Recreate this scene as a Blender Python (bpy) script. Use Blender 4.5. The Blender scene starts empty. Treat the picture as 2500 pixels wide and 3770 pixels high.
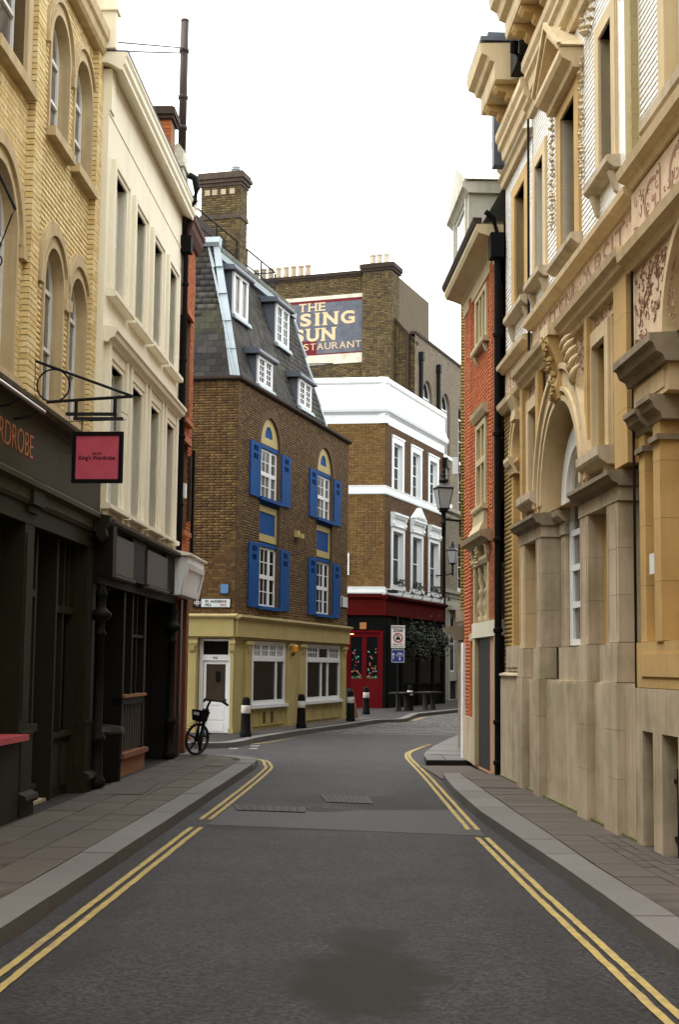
import bpy, math, random
import numpy as np
from mathutils import Vector, Matrix
from mathutils.geometry import tessellate_polygon
random.seed(7); rng = np.random.default_rng(7)
D = bpy.data; S = bpy.context.scene; COL = S.collection
R = math.radians

# ------------------------------------------------------------ camera
CAMZ = 2.0
pit, rol = math.atan(565/5236), 0.011
_R0 = Vector((1, 0, 0)); _U0 = Vector((0, -math.sin(pit), math.cos(pit))); _F = Vector((0, math.cos(pit), math.sin(pit)))
_R = _R0*math.cos(rol)+_U0*math.sin(rol); _U = _U0*math.cos(rol)-_R0*math.sin(rol)
cam = D.cameras.new('camera'); cam.lens = 50; cam.sensor_fit = 'VERTICAL'; cam.sensor_height = 36
cam.clip_start = .1; cam.clip_end = 3000
co = D.objects.new('camera', cam); COL.objects.link(co); S.camera = co
co.matrix_world = Matrix(((_R.x, _U.x, -_F.x, 0), (_R.y, _U.y, -_F.y, 0), (_R.z, _U.z, -_F.z, CAMZ), (0, 0, 0, 1)))
CAM = Vector((0, 0, CAMZ))
def pix(P):
    v = Vector(P)-CAM; d = v.dot(_F)
    if d < .2: return None
    return (340+5236*.272*v.dot(_R)/d, 512-5236*.272*v.dot(_U)/d, d)

# ------------------------------------------------------------ world, sun, exposure
SUN_EL, SUN_AZ = 74, 285          # azimuth of the sun, degrees clockwise from +Y: high over the left roofs, behind cloud
w = D.worlds.new('World'); S.world = w; w.use_nodes = True
nt = w.node_tree; bg = nt.nodes['Background']
sky = nt.nodes.new('ShaderNodeTexSky'); sky.sky_type = 'NISHITA'; sky.sun_disc = False
sky.sun_elevation = R(SUN_EL); sky.sun_rotation = R(SUN_AZ); sky.air_density = 1.5; sky.dust_density = 6; sky.ozone_density = 1
hs = nt.nodes.new('ShaderNodeHueSaturation'); hs.inputs['Saturation'].default_value = .12
mx = nt.nodes.new('ShaderNodeMix'); mx.data_type = 'RGBA'; mx.inputs[0].default_value = .75
mx.inputs[7].default_value = (14.0, 14.0, 13.6, 1)       # the even white of a closed cloud layer
nt.links.new(sky.outputs[0], hs.inputs['Color']); nt.links.new(hs.outputs[0], mx.inputs[6]); nt.links.new(mx.outputs[2], bg.inputs['Color'])
bg.inputs['Strength'].default_value = .1
sl = D.lights.new('sun', 'SUN'); sl.energy = 1.2; sl.angle = R(40); sl.color = (1, .95, .86)
so = D.objects.new('sun', sl); COL.objects.link(so)
az = R(SUN_AZ); el = R(SUN_EL)
so.rotation_euler = Vector((-math.sin(az)*math.cos(el), -math.cos(az)*math.cos(el), -math.sin(el))).to_track_quat('-Z', 'Y').to_euler()
so.location = (-20, -30, 60)
vs = S.view_settings; vs.view_transform = 'Standard'; vs.look = 'None'; vs.gamma = 1; vs.use_curve_mapping = False; vs.exposure = 1.4
S.cycles.max_bounces = 6; S.cycles.diffuse_bounces = 3; S.cycles.glossy_bounces = 2; S.cycles.transmission_bounces = 2
S.cycles.use_denoising = True

# ------------------------------------------------------------ materials
MATS = {}
def M(name, col, col2=None, sc=1.5, rough=.85, bump=0, bsc=60, spec=.3, streak=0, rnd=None, metal=0, dirt=None, dsc=.6, damt=.5, emit=0):
    """col..col2 noise blend; rnd: list of colours picked per piece; streak: vertical weathering; dirt: stain colour in patches"""
    if name in MATS: return MATS[name]
    m = D.materials.new(name); m.use_nodes = True; n = m.node_tree.nodes; L = m.node_tree.links; b = n['Principled BSDF']
    b.inputs['Roughness'].default_value = rough; b.inputs['Specular IOR Level'].default_value = spec; b.inputs['Metallic'].default_value = metal
    g = n.new('ShaderNodeNewGeometry'); pos = g.outputs['Position']
    def noise(scale, det=5, stretch=None):
        t = n.new('ShaderNodeTexNoise'); t.inputs['Scale'].default_value = scale; t.inputs['Detail'].default_value = det; t.inputs['Roughness'].default_value = .65
        if stretch:
            mp = n.new('ShaderNodeMapping'); mp.inputs['Scale'].default_value = stretch; L.new(pos, mp.inputs[0]); L.new(mp.outputs[0], t.inputs['Vector'])
        else: L.new(pos, t.inputs['Vector'])
        return t.outputs['Fac']
    def mixc(f, a, c, mode='MIX'):
        x = n.new('ShaderNodeMix'); x.data_type = 'RGBA'; x.blend_type = mode
        if isinstance(f, (int, float)): x.inputs[0].default_value = f
        else: L.new(f, x.inputs[0])
        for i, v in ((6, a), (7, c)):
            if isinstance(v, tuple): x.inputs[i].default_value = (*v, 1)
            else: L.new(v, x.inputs[i])
        return x.outputs[2]
    def ramp(f, lo, hi):
        r = n.new('ShaderNodeMapRange'); r.inputs[1].default_value = lo; r.inputs[2].default_value = hi; r.clamp = True; L.new(f, r.inputs[0]); return r.outputs[0]
    if rnd:
        oi = n.new('ShaderNodeObjectInfo'); a = n.new('ShaderNodeMath'); a.operation = 'ADD'; L.new(g.outputs['Random Per Island'], a.inputs[0]); L.new(oi.outputs['Random'], a.inputs[1])
        fr = n.new('ShaderNodeMath'); fr.operation = 'FRACT'; L.new(a.outputs[0], fr.inputs[0])
        cr = n.new('ShaderNodeValToRGB'); cr.color_ramp.interpolation = 'LINEAR'; e = cr.color_ramp.elements
        while len(e) < len(rnd): e.new(.5)
        for i, c in enumerate(rnd): e[i].position = i/(len(rnd)-1); e[i].color = (*c, 1)
        L.new(fr.outputs[0], cr.inputs[0]); base = cr.outputs[0]
        base = mixc(ramp(noise(25), .4, .8), base, mixc(.3, base, (.02, .018, .015)))
    else:
        base = mixc(ramp(noise(sc), .35, .68), col, col2 or tuple(c*.82 for c in col))
    if streak: base = mixc(ramp(noise(1.0, 4, (5, 5, .35)), .45, .75), base, mixc(streak, base, (.05, .045, .035)))
    if dirt: base = mixc(ramp(noise(dsc, 6), .48, .66), base, mixc(damt, base, dirt))
    L.new(base, b.inputs['Base Color'])
    if bump:
        bp = n.new('ShaderNodeBump'); bp.inputs['Strength'].default_value = bump; bp.inputs['Distance'].default_value = .01
        L.new(noise(bsc, 3), bp.inputs['Height']); L.new(bp.outputs[0], b.inputs['Normal'])
    if emit: b.inputs['Emission Color'].default_value = (*col, 1); b.inputs['Emission Strength'].default_value = emit
    MATS[name] = m; return m

m_ybrick = M('yellow_brick', (0, 0, 0), rnd=[(.62, .45, .19), (.74, .58, .28), (.78, .64, .36), (.67, .50, .22), (.72, .57, .29)], bump=.2, streak=.1)
m_ymort = M('yellow_mortar', (.13, .085, .035), bump=.3)
m_stone = M('cream_stone', (.52, .41, .24), (.44, .34, .19), bump=.2, streak=.35)
m_stucco = M('white_stucco', (.80, .76, .62), (.76, .71, .56), sc=.8, bump=.1, streak=.10)
m_wpaint = M('white_paint', (.72, .74, .75), (.66, .68, .69), rough=.5)
m_green = M('dark_green_paint', (.017, .0175, .0075), (.012, .0125, .0055), rough=.7, spec=.12)
m_olive = M('olive_fascia_paint', (.045, .038, .019), (.037, .033, .017), rough=.7, spec=.12)
m_black = M('black_paint', (.006, .006, .006), rough=.75, spec=.08)
m_shopblk = M('black_shop_paint', (.006, .0055, .005), (.009, .008, .006), rough=.65, spec=.12)
m_panel = M('purple_grey_panel', (.06, .05, .044), (.045, .036, .032), rough=.6)
m_glass = M('dark_glass', (.006, .0065, .007), rough=.08, spec=.1)
m_lglass = M('pale_curtain_glass', (.16, .15, .13), (.07, .068, .06), sc=5, rough=.1, spec=.25)
m_redL = M('orange_red_brick', (0, 0, 0), rnd=[(.34, .085, .022), (.42, .12, .03), (.38, .10, .03), (.30, .07, .02)], bump=.3)
m_redmort = M('red_mortar', (.20, .11, .06), bump=.2)
m_brown = M('brown_brick', (0, 0, 0), rnd=[(.06, .03, .010), (.105, .052, .016), (.10, .058, .017), (.16, .095, .026), (.075, .036, .012)], bump=.3, streak=.3)
m_bmort = M('brown_mortar', (.10, .065, .035), bump=.2)
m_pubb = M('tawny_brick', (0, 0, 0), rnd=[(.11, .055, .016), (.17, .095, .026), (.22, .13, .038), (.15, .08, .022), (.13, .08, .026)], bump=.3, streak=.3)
m_stock = M('sooty_stock_brick', (0, 0, 0), rnd=[(.045, .032, .018), (.10, .07, .03), (.16, .115, .045), (.065, .045, .022), (.125, .09, .036)], bump=.3)
m_smort = M('sooty_mortar', (.11, .085, .05), bump=.2)
m_greyb = M('grey_buff_brick', (0, 0, 0), rnd=[(.19, .16, .11), (.24, .205, .15), (.17, .14, .10), (.21, .18, .135)], bump=.3, dirt=(.10, .09, .07), dsc=.3)
m_gmort = M('grey_mortar', (.19, .165, .12))
m_slate = M('slate', (0, 0, 0), rnd=[(.012, .011, .011), (.022, .020, .020), (.030, .027, .027), (.018, .016, .016), (.05, .047, .046)], rough=.75, spec=.15, bump=.3, dirt=(.075, .08, .03), dsc=.9, damt=.35)
m_slbed = M('slate_bed', (.03, .03, .033))
m_lead = M('lead', (.28, .34, .37), (.22, .27, .30), rough=.55, spec=.5)
m_leadd = M('dark_lead', (.07, .085, .11), (.09, .10, .12), rough=.55)
m_blue = M('blue_paint', (.004, .062, .23), (.004, .05, .19), rough=.7, spec=.12)
m_pblue = M('pale_blue_paint', (.10, .22, .42), rough=.6)
m_cream = M('cream_paint', (.42, .345, .14), (.37, .30, .115), rough=.6, streak=.15)
m_coping = M('dark_coping', (.025, .017, .012), (.04, .025, .015))
m_pubwhite = M('pub_white_paint', (.74, .79, .80), (.70, .75, .76), rough=.6, streak=.06)
m_pubred = M('pub_red_paint', (.075, .006, .005), (.06, .005, .004), rough=.8, spec=.04)
m_doorred = M('door_red_paint', (.10, .005, .007), (.085, .004, .006), rough=.8, spec=.04)
m_pubblk = M('pub_black_paint', (.004, .0045, .004), rough=.8, spec=.06)
m_sign = M('faded_sign_blue', (.085, .095, .125), (.12, .13, .155), sc=3, dirt=(.16, .16, .17), dsc=1.5, damt=.5)
m_signcream = M('faded_cream_letters', (.66, .52, .33), (.56, .42, .25), sc=4)
m_signred = M('faded_maroon', (.14, .012, .018))
m_signwhite = M('flaking_white', (.66, .65, .55), (.56, .54, .44), sc=3, dirt=(.35, .25, .14), dsc=2)
m_pot = M('clay_pot', (.46, .38, .27), (.34, .27, .18), sc=4)
m_terra = M('golden_stone', (.52, .35, .145), (.42, .27, .10), sc=1.2, bump=.15, streak=.15)
m_port = M('grey_stone', (.52, .43, .31), (.41, .33, .225), sc=1.5, bump=.25, streak=.4, dirt=(.13, .115, .045), dsc=.9, damt=.4)
m_buff = M('buff_stone', (.62, .50, .31), (.52, .40, .235), sc=1.2, bump=.15, streak=.25)
m_sgraf = M('pink_sgraffito', (.56, .41, .29), (.66, .53, .38), sc=5, bump=.2)
m_sgline = M('sgraffito_line', (.34, .20, .14))
m_glazed = M('white_glazed_brick', (0, 0, 0), rnd=[(.78, .77, .72), (.82, .80, .75), (.72, .70, .64), (.80, .79, .75)], rough=.35, spec=.5)
m_glmort = M('glazed_mortar', (.66, .63, .54))
m_olbrick = M('olive_yellow_brick', (0, 0, 0), rnd=[(.22, .15, .035), (.30, .20, .055), (.26, .175, .045)], bump=.3)
m_olmort = M('olive_mortar', (.40, .33, .20))
m_redR = M('bright_red_brick', (0, 0, 0), rnd=[(.37, .085, .022), (.45, .12, .03), (.40, .095, .028), (.33, .07, .02)], bump=.2)
m_drmort = M('pale_mortar', (.50, .27, .16))
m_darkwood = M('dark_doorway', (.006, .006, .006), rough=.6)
m_iron = M('black_iron', (.008, .008, .009), rough=.6, spec=.15)
m_pink = M('pink_sign_board', (.50, .075, .12), (.42, .06, .10), sc=8, rough=.6)
m_ink = M('dark_ink', (.05, .008, .015), rough=.7)
m_orangel = M('orange_letters', (.42, .13, .03), rough=.6)
m_redtop = M('red_tabletop', (.42, .05, .055), rough=.5)
m_slab = M('paving_slab', (0, 0, 0), rnd=[(.062, .050, .040), (.076, .062, .050), (.055, .044, .036), (.068, .056, .046)], rough=.8, bump=.35, bsc=120, dirt=(.05, .045, .04), dsc=1.2)
m_joint = M('paving_joint', (.012, .010, .009))
m_kerb = M('granite_kerb', (0, 0, 0), rnd=[(.105, .098, .095), (.125, .118, .113), (.095, .088, .084)], rough=.75, bump=.5, bsc=90, dirt=(.09, .085, .08), dsc=1.5)
m_yellow = M('worn_yellow_line', (.33, .25, .08), (.22, .165, .06), sc=9, rough=.8, bump=.3, bsc=150, dirt=(.12, .10, .07), dsc=4)
m_roadwhite = M('worn_white_marking', (.45, .45, .44), (.25, .25, .25), sc=8)
m_cover = M('iron_cover', (.014, .011, .010), (.020, .016, .014), sc=5, rough=.6, bump=.6, bsc=40)
m_patch = M('old_asphalt_patch', (.026, .025, .027), (.018, .017, .018), sc=3, rough=.6, bump=.5, bsc=160)
m_plate = M('nameplate_white', (.62, .68, .70), rough=.4)
m_redink = M('red_ink', (.45, .06, .06), rough=.5)
m_wcover = M('worn_white_band', (.62, .60, .56), (.40, .38, .36), sc=9, rough=.6)
m_amber = M('amber_glass', (.70, .30, .03), (.6, .24, .02), rough=.3)
m_wood = M('varnished_wood', (.36, .15, .04), rough=.5)
m_leaf = M('dark_foliage', (0, 0, 0), rnd=[(.008, .014, .004), (.012, .022, .006), (.02, .032, .008), (.008, .012, .005)], rough=.6)
m_rubber = M('rubber', (.012, .012, .012), rough=.7)
m_teal = M('teal_paint', (.015, .14, .15), rough=.4)
m_frost = M('frosted_glass', (.45, .46, .46), rough=.2, spec=.5)
m_navy = M('navy_sign', (.018, .025, .16), rough=.4)
m_signface = M('white_sign_face', (.62, .60, .57), rough=.4)
m_tile = M('dark_roof_tile', (.045, .028, .025), (.06, .035, .03), sc=8)
m_orangebrick = M('orange_plinth_brick', (0, 0, 0), rnd=[(.22, .09, .035), (.28, .12, .05), (.18, .07, .03)], bump=.3)

# ------------------------------------------------------------ mesh helpers
class MB:
    def __init__(s): s.v = []; s.f = []
    def add(s, vs, fs):
        k = len(s.v); s.v += [tuple(v) for v in vs]; s.f += [tuple(i+k for i in f) for f in fs]; return s
    def box(s, x0, x1, y0, y1, z0, z1):
        return s.add([(x0, y0, z0), (x1, y0, z0), (x1, y1, z0), (x0, y1, z0), (x0, y0, z1), (x1, y0, z1), (x1, y1, z1), (x0, y1, z1)],
                     [(0, 3, 2, 1), (4, 5, 6, 7), (0, 1, 5, 4), (1, 2, 6, 5), (2, 3, 7, 6), (3, 0, 4, 7)])
    def prism(s, poly, a0, a1, axis):
        """poly in the two other axes (in xyz order), extruded along axis a0..a1"""
        n = len(poly)
        def P(p, a): return (a, p[0], p[1]) if axis == 'x' else ((p[0], a, p[1]) if axis == 'y' else (p[0], p[1], a))
        vs = [P(p, a0) for p in poly]+[P(p, a1) for p in poly]
        fs = [(i, (i+1) % n, (i+1) % n+n, i+n) for i in range(n)]
        if n <= 4: fs += [tuple(range(n-1, -1, -1)), tuple(range(n, 2*n))]
        else:
            t = tessellate_polygon([[Vector((p[0], p[1], 0)) for p in poly]])
            fs += [tuple(q) for q in t]+[tuple(i+n for i in q) for q in t]
        return s.add(vs, fs)
    def tube(s, pts, r, seg=8):
        pts = [Vector(p) for p in pts]; rs = r if isinstance(r, (list, tuple)) else [r]*len(pts); vs = []; fs = []
        for i, p in enumerate(pts):
            d = (pts[min(i+1, len(pts)-1)]-pts[max(i-1, 0)]).normalized()
            u = d.orthogonal().normalized() if abs(d.z) > .9 else d.cross(Vector((0, 0, 1))).normalized()
            w_ = d.cross(u)
            vs += [p+(u*math.cos(2*math.pi*k/seg)+w_*math.sin(2*math.pi*k/seg))*rs[i] for k in range(seg)]
        for i in range(len(pts)-1):
            for k in range(seg): fs.append((i*seg+k, i*seg+(k+1) % seg, (i+1)*seg+(k+1) % seg, (i+1)*seg+k))
        fs += [tuple(range(seg))[::-1], tuple(range((len(pts)-1)*seg, len(pts)*seg))]
        return s.add(vs, fs)
    def lathe(s, prof, c=(0, 0, 0), seg=16, axis='z'):
        vs = []; fs = []; n = len(prof)
        for k in range(seg):
            a = 2*math.pi*k/seg
            for r, h in prof:
                p = (r*math.cos(a), r*math.sin(a), h)
                if axis == 'y': p = (p[0], p[2], p[1])
                if axis == 'x': p = (p[2], p[0], p[1])
                vs.append((c[0]+p[0], c[1]+p[1], c[2]+p[2]))
        for k in range(seg):
            for i in range(n-1): fs.append((k*n+i, ((k+1) % seg)*n+i, ((k+1) % seg)*n+i+1, k*n+i+1))
        return s.add(vs, fs)
    def ring(s, cx, cz, r0, r1, y0, y1, a0=0, a1=math.pi, n=20):
        """flat arch ring in the x-z plane, extruded in y"""
        vs = []; fs = []
        for i in range(n+1):
            a = a0+(a1-a0)*i/n; c, t = math.cos(a), math.sin(a)
            vs += [(cx+r0*c, y0, cz+r0*t), (cx+r1*c, y0, cz+r1*t), (cx+r0*c, y1, cz+r0*t), (cx+r1*c, y1, cz+r1*t)]
        for i in range(n):
            k = 4*i; q = k+4
            fs += [(k, k+1, q+1, q), (k+1, k+3, q+3, q+1), (k+3, k+2, q+2, q+3), (k+2, k, q, q+2)]
        return s.add(vs, fs+[(0, 2, 3, 1), (4*n, 4*n+1, 4*n+3, 4*n+2)])
    def sheet(s, outer, holes=(), y=0, rev=0):
        """upright panel in x-z at depth y with holes; reveals run rev deeper"""
        loops = [outer]+list(holes); flat = [p for l in loops for p in l]
        t = tessellate_polygon([[Vector((p[0], p[1], 0)) for p in l] for l in loops])
        s.add([(p[0], y, p[1]) for p in flat], t)
        if rev:
            for l in holes:
                n = len(l); s.add([(p[0], y, p[1]) for p in l]+[(p[0], y+rev, p[1]) for p in l], [(i, (i+1) % n, (i+1) % n+n, i+n) for i in range(n)])
        return s
    def mould(s, x0, x1, prof): return s.prism(prof, x0, x1, 'x')
    def build(s, name, mat, parent=None, kind=None, label=None, smooth=False, Mx=None):
        me = D.meshes.new(name); me.from_pydata(s.v, [], s.f); me.update()
        import bmesh
        bm = bmesh.new(); bm.from_mesh(me); bmesh.ops.recalc_face_normals(bm, faces=bm.faces); bm.to_mesh(me); bm.free()
        if smooth:
            for p in me.polygons: p.use_smooth = True
        me.materials.append(mat); o = D.objects.new(name, me); COL.objects.link(o)
        if parent: o.parent = parent
        if Mx is not None: o.matrix_basis = Mx
        if kind: o['kind'] = kind
        if label: o['label'] = label
        return o
def rect(x0, x1, z0, z1): return [(x0, z0), (x1, z0), (x1, z1), (x0, z1)]
def archp(x0, x1, z0, zs, n=14):
    r = (x1-x0)/2; c = (x0+x1)/2
    return [(x0, z0), (x1, z0)]+[(c+r*math.cos(math.pi*i/n), zs+r*math.sin(math.pi*i/n)) for i in range(n+1)]
def thing(name, label, cat, loc=(0, 0, 0), rz=0, group=None):
    o = D.objects.new(name, None); COL.objects.link(o); o.location = loc; o.rotation_euler = (0, 0, R(rz)); o.empty_display_size = .2
    o['label'] = label; o['category'] = cat
    if group: o['group'] = group
    return o
def tag(o, label, cat, group=None):
    o['label'] = label; o['category'] = cat
    if group: o['group'] = group
    return o
def WM(o):
    m = Matrix.Translation(o.location) @ Matrix.Rotation(o.rotation_euler.z, 4, 'Z')
    return m
def wallM(y=0): return Matrix(((1, 0, 0, 0), (0, 0, -1, y), (0, 1, 0, 0), (0, 0, 0, 1)))     # (a,b,w) -> x=a, z=b, out of the wall = w
def turn(deg, loc=(0, 0, 0)): return Matrix.Translation(loc) @ Matrix.Rotation(R(deg), 4, 'Z')
_unit = {}
def unit(mat, name):
    k = (mat.name, name)
    if k not in _unit:
        me = D.meshes.new(name); me.from_pydata([(0, 0, 0), (1, 0, 0), (1, 1, 0), (0, 1, 0), (0, 0, 1), (1, 0, 1), (1, 1, 1), (0, 1, 1)], [],
            [(0, 3, 2, 1), (4, 5, 6, 7), (0, 1, 5, 4), (1, 2, 6, 5), (2, 3, 7, 6), (3, 0, 4, 7)]); me.materials.append(mat); _unit[k] = me
    return _unit[k]
def piece(name, mat, parent, x0, x1, y0, y1, z0, z1, Mx=None):
    o = D.objects.new(name, unit(mat, name)); COL.objects.link(o); o.parent = parent
    m = Matrix.Translation((x0, y0, z0)) @ Matrix.Diagonal((x1-x0, y1-y0, z1-z0, 1)); o.matrix_basis = (Mx @ m) if Mx is not None else m
    return o
def field(parent, name, rest, Mx, rects, mat, t=.012, tj=.003, n=300, base=0, WMx=None):
    """rects (a0,a1,b0,b1) on the plane Mx (relative to parent): the n that show largest become objects, the rest one mesh"""
    W_ = (WMx if WMx is not None else WM(parent)) @ Mx; rects = np.array(rects)
    if not len(rects): return
    c = np.c_[(rects[:, 0]+rects[:, 1])/2, (rects[:, 2]+rects[:, 3])/2, np.zeros(len(rects)), np.ones(len(rects))]
    P = (np.array(W_) @ c.T).T[:, :3]-np.array(CAM)
    d = P @ np.array(_F); u = 340+1424.2*(P @ np.array(_R))/np.maximum(d, .1); v = 512-1424.2*(P @ np.array(_U))/np.maximum(d, .1)
    vis = (d > .5) & (u > 0) & (u < 680) & (v > 0) & (v < 1024)
    area = (rects[:, 1]-rects[:, 0])*(rects[:, 3]-rects[:, 2])
    score = np.where(vis & (area > .35*np.median(area)), d, 1e9); idx = np.argsort(score)[:n]; idx = idx[score[idx] < 1e8]
    th = t+rng.uniform(-1, 1, len(rects))*min(tj, t*.4); single = np.zeros(len(rects), bool); single[idx] = True
    for i in idx:
        a0, a1, b0, b1 = rects[i]; piece(name, mat, parent, a0, a1, b0, b1, base, base+th[i], Mx)
    r = rects[~single]; h = th[~single]
    if len(r):
        z0 = np.full(len(r), base)
        V = np.stack([np.stack([r[:, i], r[:, j], z0 if k == 0 else base+h], 1) for (i, j, k) in ((0, 2, 0), (1, 2, 0), (1, 3, 0), (0, 3, 0), (0, 2, 1), (1, 2, 1), (1, 3, 1), (0, 3, 1))], 1).reshape(-1, 3)
        F = (np.arange(len(r))[:, None, None]*8+np.array([(4, 5, 6, 7), (0, 1, 5, 4), (1, 2, 6, 5), (2, 3, 7, 6), (3, 0, 4, 7)])[None]).reshape(-1, 4)
        me = D.meshes.new(rest); me.vertices.add(len(V)); me.vertices.foreach_set('co', V.ravel().astype(np.float32))
        me.loops.add(F.size); me.loops.foreach_set('vertex_index', F.ravel().astype(np.int32)); me.polygons.add(len(F))
        me.polygons.foreach_set('loop_start', np.arange(0, F.size, 4, dtype=np.int32)); me.polygons.foreach_set('loop_total', np.full(len(F), 4, np.int32)); me.update(calc_edges=True)
        me.materials.append(mat); o = D.objects.new(rest, me); COL.objects.link(o); o.parent = parent; o.matrix_basis = Mx; o['kind'] = 'stuff'
def spans(poly, z):
    xs = []
    for i in range(len(poly)):
        (x0, z0), (x1, z1) = poly[i], poly[(i+1) % len(poly)]
        if (z0 <= z < z1) or (z1 <= z < z0): xs.append(x0+(x1-x0)*(z-z0)/(z1-z0))
    return (min(xs), max(xs)) if xs else None
def courses(x0, x1, z0, z1, holes=(), course=.075, Lb=.225, j=.01, outer=None, flem=True):
    out = []; i = 0; z = z0
    while z < z1-.02:
        zt = min(z+course, z1); iv = [(x0, x1)]
        if outer:
            s = spans(outer, (z+zt)/2)
            if not s: z += course; i += 1; continue
            iv = [(max(x0, s[0]), min(x1, s[1]))]
        for h in holes:
            ss = [q for q in (spans(h, z+.004), spans(h, (z+zt)/2), spans(h, zt-.004)) if q]
            if not ss: continue
            a, b = min(q[0] for q in ss), max(q[1] for q in ss); nv = []
            for p, q in iv:
                if b <= p or a >= q: nv.append((p, q)); continue
                if a > p: nv.append((p, a))
                if b < q: nv.append((b, q))
            iv = nv
        for p, q in iv:
            seq = [Lb, Lb/2] if flem else [Lb]
            period = sum(seq); off = (0 if i % 2 == 0 else (Lb*.75 if flem else Lb/2))
            x = math.floor((p-x0)/period)*period+x0-off; k = 0
            while x < q:
                e = x+seq[k % len(seq)]; a, b = max(x, p), min(e, q)
                if b-a > .03: out.append((a+j/2, b-j/2, z+j/2, zt-j/2))
                x = e; k += 1
        z += course; i += 1
    return out
def brickwall(parent, outer, holes, y, mat, mort, rev=.12, n=300, Mx=None, course=.075, Lb=.225, t=.01, z0=None, outline=False, flem=True, j=.01, name='brick'):
    zs = [p[1] for p in outer]; xs = [p[0] for p in outer]; Mx = Mx or Matrix.Identity(4)
    MB().sheet(outer, holes, y, rev).build('wall', mort, parent, Mx=Mx)
    rc = courses(min(xs), max(xs), min(zs), max(zs), holes, course, Lb, j, outer if outline else None, flem)
    field(parent, name, 'brickwork', Mx @ wallM(y), rc, mat, t, n=n)
def sash(parent, x0, x1, z0, z1, y, cols=2, rows=2, fw=.06, mat=None, glass=None, mid=True, arch=False, Mx=None, name='window', bar=.022, label=None):
    """window frame part with one pane object per light"""
    mat = mat or m_wpaint; glass = glass or m_glass; b = MB()
    b.box(x0, x0+fw, y, y+.06, z0, z1).box(x1-fw, x1, y, y+.06, z0, z1).box(x0+fw, x1-fw, y, y+.06, z0, z0+fw).box(x0+fw, x1-fw, y, y+.06, z1-fw, z1)
    zm = (z0+z1)/2; zl = [z0+fw, z1-fw]
    xi0, xi1 = x0+fw, x1-fw
    segs = [(z0+fw, z1-fw)]
    if mid: b.box(xi0, xi1, y-.012, y+.05, zm-.025, zm+.025); segs = [(z0+fw, zm-.025), (zm+.025, z1-fw)]
    lights = []
    for (p, q) in segs:
        r = max(1, rows//len(segs))
        for i in range(cols):
            for k in range(r):
                lights.append((xi0+(xi1-xi0)*i/cols, xi0+(xi1-xi0)*(i+1)/cols, p+(q-p)*k/r, p+(q-p)*(k+1)/r))
        for i in range(1, cols): xx = xi0+(xi1-xi0)*i/cols; b.box(xx-bar/2, xx+bar/2, y+.008, y+.04, p, q)
        for k in range(1, r): zz = p+(q-p)*k/r; b.box(xi0, xi1, y+.010, y+.042, zz-bar/2, zz+bar/2)
    f = b.build(name, mat, parent, Mx=Mx, label=label)
    for (a, c, p, q) in lights: piece('pane', glass, f, a+.002, c-.002, y+.03, y+.038, p+.002, q-.002)
    if arch:
        r = (x1-x0)/2; c = (x0+x1)/2
        MB().ring(c, z1, r-fw, r, y, y+.06).build('arch_frame', mat, f)
        MB().prism([(c+(r-fw*.9)*math.cos(math.pi*i/12), z1+(r-fw*.9)*math.sin(math.pi*i/12)) for i in range(13)], y+.03, y+.04, 'y').build('pane', glass, f)
    return f
def text(s, parent, mat, x0, x1, z0, z1, y, Mx=None, bold=0, serif=False, name='lettering', depth=.006, caps=None):
    """flat letters in the x-z plane facing -y, fitted to the box"""
    cu = D.curves.new('t', 'FONT'); cu.body = s; cu.size = 1; cu.offset = bold; cu.extrude = .5
    ob = D.objects.new('t', cu); COL.objects.link(ob); dg = bpy.context.evaluated_depsgraph_get()
    me = D.meshes.new_from_object(ob.evaluated_get(dg)); D.objects.remove(ob); D.curves.remove(cu)
    n = len(me.vertices); v = np.empty(n*3, np.float32); me.vertices.foreach_get('co', v); v = v.reshape(-1, 3)
    lo, hi = v.min(0), v.max(0)
    X = x0+(v[:, 0]-lo[0])/(hi[0]-lo[0])*(x1-x0); Z = z0+(v[:, 1]-lo[1])/(hi[1]-lo[1])*(z1-z0); Y = y-(v[:, 2]-lo[2])/(hi[2]-lo[2])*depth
    me.vertices.foreach_set('co', np.stack([X, Y, Z], 1).astype(np.float32).ravel()); me.update()
    me.materials.clear(); me.materials.append(mat); me.name = name
    o = D.objects.new(name, me); COL.objects.link(o); o.parent = parent
    if Mx is not None: o.matrix_basis = Mx
    return o
SERIF = dict(T=['bm'], H=['bl', 'br', 'tl', 'tr'], E=['bl', 'tl'], R=['bl', 'tl', 'br'], I=['bm', 'tm'], N=['bl', 'tl', 'tr'], U=['tl', 'tr'], A=['bl', 'br'], G=[], S=[], P=['bl', 'tl'], M=['bl', 'br', 'tl', 'tr'])
WID = dict(I=.45, S=.8, G=1.0, N=1.05, U=.95, T=.9, H=1.0, E=.8, R=.95, A=1.0)
def serifword(s, parent, mat, x0, x1, z0, z1, y, bold=.02, Mx=None, ser=.35):
    tot = sum(WID[c] for c in s)+.22*(len(s)-1); k = (x1-x0)/tot; x = x0; h = z1-z0
    for c in s:
        wd = WID[c]*k; b = MB(); sw = .2*k*ser/.35
        if c == 'I': b.box(x+wd*.2, x+wd*.8, y-.006, y, z0, z1)
        else:
            o = text(c, parent, mat, x, x+wd, z0, z1, y, None, bold); me = o.data
            b.add([q.co[:] for q in me.vertices], [tuple(p.vertices) for p in me.polygons]); D.objects.remove(o); D.meshes.remove(me)
        for q in SERIF.get(c, []):
            cx = {'l': x+.10*k, 'r': x+wd-.10*k, 'm': x+wd/2}[q[1]]; zz = z0 if q[0] == 'b' else z1-h*.09
            b.box(cx-sw, cx+sw, y-.0075, y-.0005, zz, zz+h*.09)
        b.build('letter', mat, parent, Mx=Mx)
        x += wd+.22*k
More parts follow.
